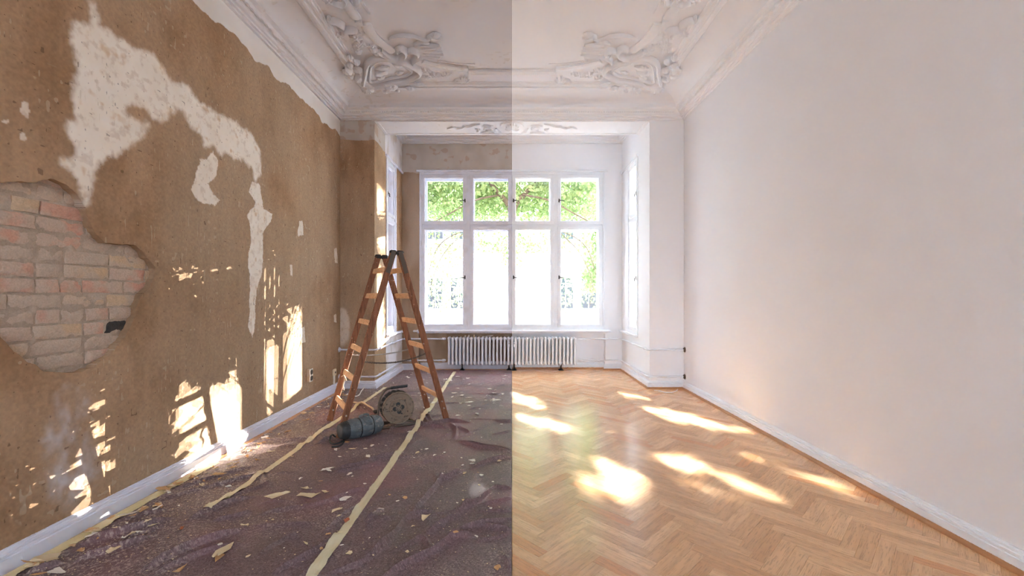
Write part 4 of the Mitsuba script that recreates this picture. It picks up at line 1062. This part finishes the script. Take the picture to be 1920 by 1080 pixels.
# ------------------------------------------------------------------ cable drum
tag('cable_drum', 'dirty grey cable drum with four sockets on a tube stand, under the ladder', 'cable drum')
ax = np.array([0.485, -0.875, 0.0]); uu = np.array([0.875, 0.485, 0.0])
C = np.array([-1.077, 4.23, 0.176])
R_ = 0.153
put('cable_drum__front_disc', lathe([(0, 0.004), (0.03, 0.004), (0.032, 0.0), (0.078, 0.0), (0.082, 0.006), (0.088, 0.006), (0.09, 0.0), (0.138, -0.001), (0.142, 0.004), (0.149, 0.005), (R_, 0.0), (R_, -0.008), (0.146, -0.012), (0.02, -0.012)], C, ax, 48), 'drum_dirty', 40)
put('cable_drum__back_disc', lathe([(0.02, -0.104), (0.146, -0.104), (R_, -0.108), (R_, -0.116), (0.14, -0.118), (0.0, -0.118)], C, ax, 48), 'drum_dark', 40)
put('cable_drum__wound_cable', lathe([(0.05, -0.012)] + [(0.122 + 0.006 * math.cos(t), -0.017 - 0.0105 * (t / (2 * math.pi))) for t in np.linspace(0, 16 * math.pi, 97)] + [(0.05, -0.104)], C, ax, 40), 'drum_dark', 40)
for k in range(4):
    a = math.pi / 2 * k + 0.15
    c = C + uu * 0.036 * math.cos(a) + np.array([0, 0, 0.036 * math.sin(a)]) + ax * 0.0
    o = put('cable_drum__socket', lathe([(0.0, 0.0035), (0.0155, 0.0035), (0.016, 0.008), (0.0195, 0.008), (0.020, 0.0)], c, ax, 20), 'dark_rubber', 40, label='round dark socket')
put('cable_drum__switch', lathe([(0, 0.008), (0.005, 0.008), (0.006, 0.0)], C + uu * 0.03 + np.array([0, 0, -0.055]), ax, 12), 'dark_rubber', 40)
loc = lambda u, a, z: C + uu * u + ax * a + np.array([0, 0, z - C[2]])
stand = [tube(spline([loc(0.165, -0.10, 0.016), loc(0.17, 0.0, 0.016), loc(0.15, 0.035, 0.016), loc(0, 0.036, 0.016), loc(-0.15, 0.035, 0.016), loc(-0.172, 0.0, 0.02), loc(-0.178, -0.05, 0.09), loc(-0.176, -0.06, 0.18), loc(-0.16, -0.06, 0.27), loc(-0.11, -0.06, 0.345), loc(-0.05, -0.06, 0.362), loc(0.09, -0.06, 0.366)], 8), 0.0095, 8),
         tube(spline([loc(0.165, -0.10, 0.016), loc(0.14, -0.155, 0.016), loc(0, -0.16, 0.016), loc(-0.14, -0.155, 0.016), loc(-0.172, -0.10, 0.016), loc(-0.175, -0.03, 0.03)], 8), 0.0095, 8),
         tube(spline([loc(0.168, -0.02, 0.016), loc(0.10, -0.05, 0.03), loc(0.0, -0.055, 0.035), loc(-0.10, -0.05, 0.03), loc(-0.168, -0.02, 0.018)], 6), 0.008, 8)]
put('cable_drum__stand', cat(stand), 'dull_metal', 50)
put('cable_drum__handle_grip', tube([loc(-0.06, -0.06, 0.361), loc(0.02, -0.06, 0.364), loc(0.10, -0.06, 0.366)], [0.013, 0.0135, 0.013], 10), 'dark_rubber', 50)

# ------------------------------------------------------------------ grey canister lying in front of the drum
tag('motor_canister', 'grey rounded plastic canister lying on the cloth between ladder foot and cable drum', 'canister')
e0, e1 = np.array([-1.385, 3.835, 0.095]), np.array([-1.235, 3.995, 0.090])
ad = (e1 - e0) / np.linalg.norm(e1 - e0)
r0 = 0.085
body = [(0.0, -0.075), (0.035, -0.075), (0.05, -0.068), (0.068, -0.05), (0.080, -0.022), (0.085, 0.01), (0.086, 0.052), (0.082, 0.056), (0.080, 0.060), (0.080, 0.066), (0.084, 0.072), (0.0865, 0.08), (0.087, 0.13), (0.0865, 0.165), (0.084, 0.17), (0.079, 0.173), (0.079, 0.180), (0.084, 0.185), (0.085, 0.21), (0.080, 0.245), (0.066, 0.272), (0.045, 0.288), (0.02, 0.294), (0.0, 0.295)]
put('motor_canister__body', lathe(body, e0, ad, 40), 'grey_plastic', 50)
put('motor_canister__end_cap', lathe([(0, -0.105), (0.045, -0.105), (0.062, -0.098), (0.07, -0.08), (0.074, -0.06), (0.0755, -0.04), (0.070, -0.035)], e0, ad, 36), 'dark_rubber', 50, label='dark end cap')
for h in (0.061, 0.1755):
    put('motor_canister__seal_band', lathe([(0.078, h - 0.006), (0.0835, h - 0.005), (0.0835, h + 0.005), (0.078, h + 0.006)], e0, ad, 36), 'dark_rubber', 50, label='dark seal band')
sidev = np.cross(ad, [0, 0, 1]); sidev /= np.linalg.norm(sidev)
for k in range(9):
    a = math.radians(20 + 8 * k)
    rad = sidev * math.cos(a) + np.array([0, 0, 1]) * math.sin(a)
    p = e0 + rad * 0.0868
    put('motor_canister__rib', beam(p + ad * 0.09, p + ad * 0.155, 0.006, 0.005, np.cross(ad, rad), 0.0015), 'grey_plastic')
put('motor_canister__handle', tube(spline([e0 + ad * 0.075 + [0, 0, 0.086], e0 + ad * 0.085 + [0, 0, 0.10], e0 + ad * 0.12 + [0, 0, 0.104], e0 + ad * 0.155 + [0, 0, 0.10], e0 + ad * 0.165 + [0, 0, 0.086]], 6), 0.010, 8), 'grey_plastic', 50)


def floor_cable(name, px, r, bsdf, label, lift=0.0, cat_='cable'):
    p = spline([on_floor(*q) for q in px], 8)
    p = np.array([[x, y, (ground_z(x, y) if x < 0 else 0.0) + r + 0.003 + lift] for x, y in p])
    return put(name, tube(p, r, 7), bsdf, 50, label=label, cat=cat_)


floor_cable('power_cable', [(648, 826), (638, 833), (625, 836), (618, 830), (628, 822), (645, 824), (640, 838), (622, 842)], 0.007, 'dark_rubber', 'dark cable coiled by the near left ladder foot')
floor_cable('power_cable', [(655, 757), (672, 759), (688, 768), (700, 776)], 0.010, 'rope', 'dusty brown cable end behind the grey canister')
put('cable_plug', cat([lathe([(0, 0), (0.014, 0.0), (0.018, 0.012), (0.018, 0.04), (0.012, 0.05), (0, 0.05)], np.array([*on_floor(702, 777), 0.03]), [0.7, -0.6, 0.15], 14), box(-1.237, -1.217, 3.98, 4.0, 0.03, 0.034)][:1]), 'dark_rubber', 50, label='dark plug lying behind the grey canister', cat='plug')
floor_cable('floor_cord', [(702, 719), (694, 722), (685, 727), (678, 735), (674, 742), (668, 745), (660, 746)], 0.006, 'white_cable', 'white cord on the cloth by the foot of the brown pillar', cat_='cord')
floor_cable('floor_cord', [(1226, 733), (1236, 734), (1248, 737), (1260, 737), (1268, 734), (1271, 731)], 0.006, 'white_cable', 'white cord on the parquet by the foot of the white pillar', cat_='cord')

# ------------------------------------------------------------------ radiator and its pipes
tag('radiator', 'long white column radiator under the wide window', 'radiator')
RZ0, RZ1, RY = 0.094, 0.55, 7.415
col = []
for dy in (-0.07, -0.0235, 0.0235, 0.07):
    col.append(tube([(0, RY + dy, RZ0 + 0.02), (0, RY + dy, RZ1 - 0.02)], 0.0185, 12, False))
for zc, s in ((RZ1 - 0.03, 1), (RZ0 + 0.03, -1)):
    pts = []
    for dy in (-0.07, 0.07):
        for dz in (0.0, s * 0.012):
            m = trimesh.creation.icosphere(2, 0.0205); m.apply_translation([0, RY + dy, zc + dz]); pts.append(m.vertices)
    hull = trimesh.Trimesh(np.vstack(pts), process=False).convex_hull
    col.append(hull)
    col.append(tube([(-0.0305, RY, zc), (0.0305, RY, zc)], 0.021, 12, False))
cold = mikit.ply(cat(col), 'half_enamel', 35)
for k in range(35):
    put_dict('radiator__column', {**cold, 'to_world': T().translate([(k - 17) * 0.0612, 0, 0])})
for x in (-0.83, -0.05, 0.036, 0.815):
    put('radiator__foot', cat([tube([(x, RY, RZ0 + 0.01), (x, RY, 0.03)], 0.012, 8), tube([(x, RY, 0.04), (x, RY - 0.02, 0.006)], [0.014, 0.035], 10), box(x - 0.04, x + 0.04, RY - 0.07, RY + 0.05, -0.002, 0.010, 0.003)]), 'black_iron', 40, label='black cast foot')
for x in (-0.05, 0.036):
    o = put('radiator__cost_meter', box(x - 0.016, x + 0.016, RY - 0.108, RY - 0.084, 0.395, 0.475, 0.004), 'half_enamel', label='small white heat cost meter')
    put(f'{o}__window', box(x - 0.008, x + 0.008, RY - 0.1095, RY - 0.107, 0.445, 0.46), 'dull_metal')
for s in (-1, 1):
    side = 'brown' if s < 0 else 'white'
    for z, nm in ((0.52, 'upper'), (0.162, 'lower')):
        xw = s * (BAY - 0.03)
        path = [(s * 1.10, RY, z), (s * 1.20, RY - 0.005, z), (s * 1.50, 7.405, z), (xw - s * 0.05, 7.405, z), (xw - s * 0.012, 7.395, z), (xw, 7.36, z), (xw, D1 + 0.0, z), (xw + s * 0.006, D1 - 0.026, z), (xw + s * 0.03, D1 - 0.034, z), (s * (W - 0.012), D1 - 0.034, z)]
        o = put('heating_pipe', tube(path, 0.0125, 10), 'half_enamel', 50, label=f'{nm} white heating pipe from the radiator around the {side} pillar', cat='pipe')
        put(f'{o}__rosette', lathe([(0.0, 0.022), (0.016, 0.022), (0.024, 0.016), (0.034, 0.004), (0.036, 0.0)], (s * W, D1 - 0.034, z), (-s, 0, 0), 20), 'dull_metal' if s > 0 else 'half_enamel', 40)
        put(f'{o}__union', tube([(s * 1.105, RY, z), (s * 1.13, RY, z), (s * 1.135, RY, z), (s * 1.17, RY, z)], [0.015, 0.024, 0.024, 0.018], 10), 'half_enamel', 40)
        for x, y in ((xw, 6.75), (xw, 6.1), (s * 1.68, 7.41)):
            put(f'{o}__clip', tube([(x, y, z), (x + (s * 0.03 if y < 7.3 else 0), y + (0.03 if y > 7.3 else 0), z)], 0.008, 6) if False else box(x - 0.016, x + 0.016, y - 0.008, y + 0.008, z - 0.017, z + 0.017, 0.004), 'half_enamel')
# small things left on the radiator
for i, (x, h, lab) in enumerate(((-0.775, 0.03, 'leftmost small pipe fitting lying on the radiator'), (-0.715, 0.038, 'middle small pipe fitting lying on the radiator'), (-0.63, 0.04, 'upright brass pipe fitting on the radiator beside the wrench'))):
    put('pipe_fitting', lathe([(0, 0), (0.013, 0), (0.014, h * 0.3), (0.009, h * 0.36), (0.009, h * 0.7), (0.014, h * 0.75), (0.013, h), (0, h)], (x, RY - 0.045, RZ1 + 0.001), (0.1, 0, 1), 12), 'bright_metal' if i < 2 else 'rope', 40, label=lab, cat='pipe fitting')
put('wrench', cat([beam((-0.50, RY - 0.045, RZ1 + 0.008), (-0.34, RY - 0.045, RZ1 + 0.026), 0.018, 0.008, (0, 1, 0), 0.002), beam((-0.36, RY - 0.03, RZ1 + 0.024), (-0.31, RY - 0.028, RZ1 + 0.028), 0.014, 0.011, (0, 1, 0), 0.002), beam((-0.36, RY - 0.062, RZ1 + 0.024), (-0.32, RY - 0.064, RZ1 + 0.028), 0.012, 0.011, (0, 1, 0), 0.002)]), 'bright_metal', label='steel wrench lying on top of the radiator', cat='wrench')

# ------------------------------------------------------------------ sockets on the brown wall
tag('wall_socket', 'white double wall socket on the brown plaster wall', 'socket')
put('wall_socket__box', box(-W - 0.002, -W + 0.032, 4.985, 5.055, 0.275, 0.415, 0.006), 'brick_buff')
put('wall_socket__plate', box(-W + 0.031, -W + 0.041, 4.983, 5.057, 0.272, 0.418, 0.004), 'white_cable')
for z in (0.312, 0.38):
    put('wall_socket__insert', lathe([(0, 0.001), (0.020, 0.001), (0.023, 0.004), (0.027, 0.004), (0.029, 0.0)], (-W + 0.041, 5.02, z), (1, 0, 0), 20), 'dull_metal', 40)
tag('wall_switch', 'cream wall outlet with a cable duct near the corner', 'socket')
put('wall_switch__plate', box(-W - 0.001, -W + 0.022, 5.70, 5.785, 0.21, 0.295, 0.005), 'cream_plastic')
put('wall_switch__knob', lathe([(0, 0.006), (0.01, 0.006), (0.014, 0.0)], (-W + 0.022, 5.742, 0.252), (1, 0, 0), 14), 'dull_metal', 40)
put('wall_switch__duct', box(-W - 0.001, -W + 0.014, 5.725, 5.76, 0.10, 0.21, 0.003), 'white_cable')

# ------------------------------------------------------------------ outside: house across the street, street, trees
put('street', box(-60, 60, 7.9, 90, -5.3, -5.0), 'asphalt', kind='structure', label='pale street surface far below the window')
put('wall_outside', cat([box(-14, -2.7, 5.9, 6.3, -5, 13), box(2.7, 14, 5.9, 6.3, -5, 13), box(-2.12, 2.12, 6.0, 7.76, 4.16, 13), box(-2.12, 2.12, 6.0, 7.76, -5, -0.35)]), 'street_front', kind='structure', label='street front of the house that the room is in')
tag('house_opposite', 'pale plastered house across the street behind the tree', 'house')
FY = 25.0
put('house_opposite__wall', box(-16, 6.6, FY, FY + 8, -5, 8.6), 'facade')
put('house_opposite__cornice', box(-16.1, 6.7, FY - 0.35, FY + 0.1, 8.2, 8.7, 0.05), 'facade_trim')
for zb in (-3.4, 0.42, 4.3):
    put('house_opposite__ledge', box(-16, 6.62, FY - 0.18, FY + 0.05, zb - 0.28, zb - 0.10, 0.03), 'facade_trim')
    for x in (-9.8, -8.4, -7.0, -5.6, -4.3, -3.0, 3.0, 4.3, 5.6):
        o = put('house_opposite__window', ring(x - 0.5, x + 0.5, zb, zb + 1.85, [(0, -0.06), (0.09, -0.06), (0.09, 0.05), (0, 0.05)], FY), 'facade_trim')
        put(f'{o}__pane', box(x - 0.42, x + 0.42, FY - 0.02, FY + 0.02, zb + 0.08, zb + 1.77), 'dark_glass')
        put(f'{o}__bar', cat([box(x - 0.03, x + 0.03, FY - 0.05, FY, zb, zb + 1.85), box(x - 0.45, x + 0.45, FY - 0.05, FY, zb + 1.25, zb + 1.31)]), 'facade_trim')

LEAF = np.array([[0, 0, 0], [0.5, 0.34, 0.06], [1.0, 0, -0.05], [0.5, -0.34, 0.06]])


def leaves(centers, size, seed):
    r = np.random.default_rng(seed)
    n = len(centers)
    d = r.normal(size=(n, 3)); d[:, 2] -= 0.5; d /= np.linalg.norm(d, axis=1, keepdims=True)
    a = np.cross(d, r.normal(size=(n, 3))); a /= np.linalg.norm(a, axis=1, keepdims=True)
    b = np.cross(d, a)
    s = size * r.uniform(0.7, 1.3, n)
    v = centers[:, None] + s[:, None, None] * (LEAF[None, :, :1] * d[:, None] + LEAF[None, :, 1:2] * a[:, None] + LEAF[None, :, 2:] * b[:, None])
    f = (np.array([[0, 1, 2], [0, 2, 3]])[None] + 4 * np.arange(n)[:, None, None]).reshape(-1, 3)
    return trimesh.Trimesh(v.reshape(-1, 3), f, process=False)


rt = np.random.default_rng(5)
tag('street_tree', 'leafy street tree with forked dark limbs right outside the wide window', 'tree')
TY = 12.0
put('street_tree__trunk', tube(spline([(0.0, TY, -5), (0.01, TY, -2), (-0.01, TY, 1.0), (0.0, TY, 3.45)], 6), np.linspace(0.085, 0.05, 19), 10), 'bark', True)
for s in (-1, 1):
    put('street_tree__limb', tube(spline([(0.0, TY, 3.4), (s * 0.12, TY, 3.72), (s * 0.40, TY + 0.1, 4.05), (s * 0.70, TY + 0.2, 4.5), (s * 1.2, TY + 0.6, 5.4), (s * 1.7, TY + 0.8, 6.6)], 6), np.linspace(0.085, 0.03, 31), 9), 'bark', True)
    for pts, r in (([(s * 0.3, TY, 3.95), (s * 1.0, TY - 0.2, 3.75), (s * 1.7, TY - 0.3, 3.35), (s * 2.4, TY - 0.2, 3.0)], 0.03), ([(s * 0.02, TY, 3.0), (s * 0.6, TY - 0.3, 2.95), (s * 1.3, TY - 0.4, 2.9), (s * 1.9, TY - 0.5, 2.5), (s * 2.2, TY - 0.5, 1.7)], 0.022),
                   ([(s * 1.2, TY - 0.4, 2.92), (s * 1.75, TY - 0.6, 2.3), (s * 2.05, TY - 0.7, 1.5), (s * 1.95, TY - 0.7, 0.9)], 0.013), ([(s * 0.7, TY + 0.2, 4.5), (s * 1.5, TY, 4.6), (s * 2.6, TY, 4.3)], 0.025), ([(s * 1.2, TY + 0.6, 5.4), (s * 2.2, TY + 0.6, 5.9), (s * 3.0, TY + 0.4, 5.8)], 0.02)):
        p = spline(pts, 6)
        put('street_tree__branch', tube(p, np.linspace(r, r * 0.35, len(p)), 7), 'bark', True)


def cluster(n, lo, hi, dens, seed, size):
    r = np.random.default_rng(seed)
    p = r.uniform(lo, hi, (n, 3))
    return leaves(p[r.uniform(size=n) < dens(p)], size, seed)


def gap_field(points, discs):
    """1 inside the openings of a crown; discs are (a, b, half width a, half width b, tilt) in the plane of the points."""
    w = (nfbm(np.stack([points[:, 0] * 2.4, points[:, 1] * 2.4, points[:, 0] * 0], -1), 3, 61) - 0.5) * 0.5
    g = np.zeros(len(points), bool)
    for a_, b_, ra, rb, th in discs:
        da, db = points[:, 0] - a_, points[:, 1] - b_
        u, v = da * math.cos(th) + db * math.sin(th), -da * math.sin(th) + db * math.cos(th)
        g |= (u / ra) ** 2 + (v / rb) ** 2 < (1 + w) ** 2
    return g


# the crown's openings towards the high sun: where its patches lie on the parquet
patches = [(1196, 728, 1240, 742, .10), (1170, 742, 1215, 748, .10), (1225, 765, 1300, 800, .16), (1290, 785, 1395, 815, .16), (970, 738, 1020, 770, .16), (1005, 790, 1075, 815, .15), (968, 775, 1000, 800, .1), (1075, 852, 1150, 868, .12), (1120, 880, 1215, 930, .2), (1085, 915, 1150, 935, .12),
           (1225, 858, 1300, 878, .13), (1300, 868, 1360, 905, .13), (1255, 908, 1300, 938, .06), (1295, 908, 1350, 932, .08), (1390, 915, 1465, 936, .08), (1385, 852, 1435, 874, .07), (1530, 905, 1625, 938, .10), (1150, 810, 1165, 816, .07), (1430, 800, 1480, 815, .10), (1475, 800, 1530, 830, .08)]
CROWN_Y, OPEN = 13.0, []
for x0, y0, x1, y1, half in patches:
    a_, b_ = on_floor(x0, y0), on_floor(x1, y1)
    c, d = (a_ + b_) / 2, b_ - a_
    k = CROWN_Y - c[1]                                            # along the sun to the crown: height takes the floor's depth
    th = math.atan2(-d[1] * SUN_HIGH[2], d[0] - SUN_HIGH[0] * d[1])
    OPEN.append((c[0] + SUN_HIGH[0] * k, SUN_HIGH[2] * k, 1.35 * max(np.linalg.norm([d[0] - SUN_HIGH[0] * d[1], d[1] * SUN_HIGH[2]]) / 2, half * 0.75), half * 1.2, th))


SIDE_Y = 16.5
# openings towards the low sun: where its patches lie on the brown wall (wall pixel, half width, half height in metres at the crown)
wall_patches = [((192, 750), .055, .12), ((188, 800), .06, .14), ((192, 850), .05, .14), ((200, 895), .04, .08), ((275, 715), .16, .10), ((250, 770), .16, .14), ((300, 800), .22, .14), ((270, 850), .2, .16), ((310, 480), .13, .12), ((330, 520), .13, .12), ((420, 660), .06, .07), ((425, 770), .10, .20), ((465, 740), .15, .16),
                ((480, 790), .12, .14), ((440, 830), .16, .10), ((505, 460), .13, .10), ((512, 520), .10, .16), ((515, 575), .10, .12), ((420, 490), .06, .10), ((591, 380), .05, .16), ((591, 520), .05, .25), ((592, 610), .05, .25), ((590, 690), .05, .16), ((330, 590), .12, .07), ((250, 455), .12, .05), ((500, 640), .06, .07), ((530, 700), .10, .2), ((140, 900), .02, .04)]
SOPEN = []
for (px, py), ra, rb in wall_patches:
    y, z = on_wall(px, py)
    k = SIDE_Y - y
    SOPEN.append((-W + SUN_LOW[0] * k, z + SUN_LOW[2] * k, 1.3 * ra, 1.25 * rb, 0.0))
SOPEN += [(4.70, 4.60, 0.22, 0.26, 0.0), (4.62, 4.05, 0.2, 0.25, 0.0), (4.72, 3.45, 0.22, 0.32, 0.0), (5.35, 2.55, 0.95, 0.95, 0.0), (4.2, 2.9, 0.14, 0.8, 0.0), (4.0, 3.9, 0.12, 0.6, 0.0), (4.05, 4.7, 0.10, 0.25, 0.0)]   # low light under the crown, and past the pillar


def open_to_suns(p):
    t, u = CROWN_Y - p[:, 1], SIDE_Y - p[:, 1]
    return gap_field(np.stack([p[:, 0] + SUN_HIGH[0] * t, p[:, 2] + SUN_HIGH[2] * t], -1), OPEN) | gap_field(np.stack([p[:, 0] + SUN_LOW[0] * u, p[:, 2] + SUN_LOW[2] * u], -1), SOPEN)


def dens_view(p):
    ax_, z = np.abs(p[:, 0]), p[:, 2]
    lowe = np.where(ax_ < 1.0, 1.75 + 0.5 * np.abs(meshkit.noise(np.stack([p[:, 0] * 3, z * 0, z * 0], -1), 2) - 0.5), np.where(ax_ < 2.5, 0.75, 1.2))
    n = meshkit.noise(np.stack([p[:, 0] * 1.7, p[:, 1] * 1.2, z * 2.6], -1), 4) * 0.6 + meshkit.noise(p * 4.5, 5) * 0.4
    core = np.clip((n - np.where(z < 2.7, 0.25, 0.43)) * 5.0, 0, 1) * ~((ax_ < 1.0) & (z > 3.3) & (p[:, 1] < 12.0)) * (z > lowe)
    return np.where(open_to_suns(p) & (p[:, 0] > -2.9) & (p[:, 0] > 1.1), 0.0, core * np.clip((z - lowe) * 1.6 + 0.15, 0, 1))


put('street_tree__foliage', cluster(30000, (-2.95, 10.8, 0.6), (2.95, 13.6, 4.9), dens_view, 31, 0.085), 'leaf', kind='stuff')


def dens_crown(p):
    n = meshkit.noise(p * 1.5, 14) * 0.55 + meshkit.noise(p * 3.2, 15) * 0.45
    return np.where(open_to_suns(p), 0.02, np.clip(0.7 + (n - 0.5) * 1.6, 0.5, 1))


put('street_tree__crown', cluster(56000, (-4.4, 11.8, 3.6), (2.4, 14.2, 8.4), dens_crown, 33, 0.15), 'leaf', kind='stuff')
tag('side_tree', 'leafy tree down the street to the right, outside the frame', 'tree')
put('side_tree__trunk', tube(spline([(5.4, 16.5, -5), (5.45, 16.5, -1), (5.3, 16.4, 3), (5.4, 16.5, 6)], 6), np.linspace(0.2, 0.07, 19), 10), 'bark', True)
for pts in ([(5.4, 16.5, 1.6), (4.6, 16.3, 2.6), (3.6, 16.2, 3.4)], [(5.35, 16.5, 2.4), (6.2, 16.6, 3.4), (7.0, 16.5, 4.0)], [(5.35, 16.4, 3.6), (4.8, 16.5, 4.8), (4.4, 16.4, 5.8)]):
    put('side_tree__branch', tube(spline(pts, 6), np.linspace(0.06, 0.02, 13), 7), 'bark', True)


def dens_side(p):
    n = meshkit.noise(p * 1.3, 24) * 0.55 + meshkit.noise(p * 2.9, 25) * 0.45
    return np.where(open_to_suns(p), 0.02, np.clip(0.7 + (n - 0.5) * 1.6, 0.5, 1))


put('side_tree__foliage', cat([cluster(42000, (2.7, 15.4, 1.4), (7.9, 17.6, 6.2), dens_side, 35, 0.16), cluster(11000, (5.7, 15.4, 3.6), (7.9, 17.6, 6.4), dens_side, 36, 0.16)]), 'leaf', kind='stuff')
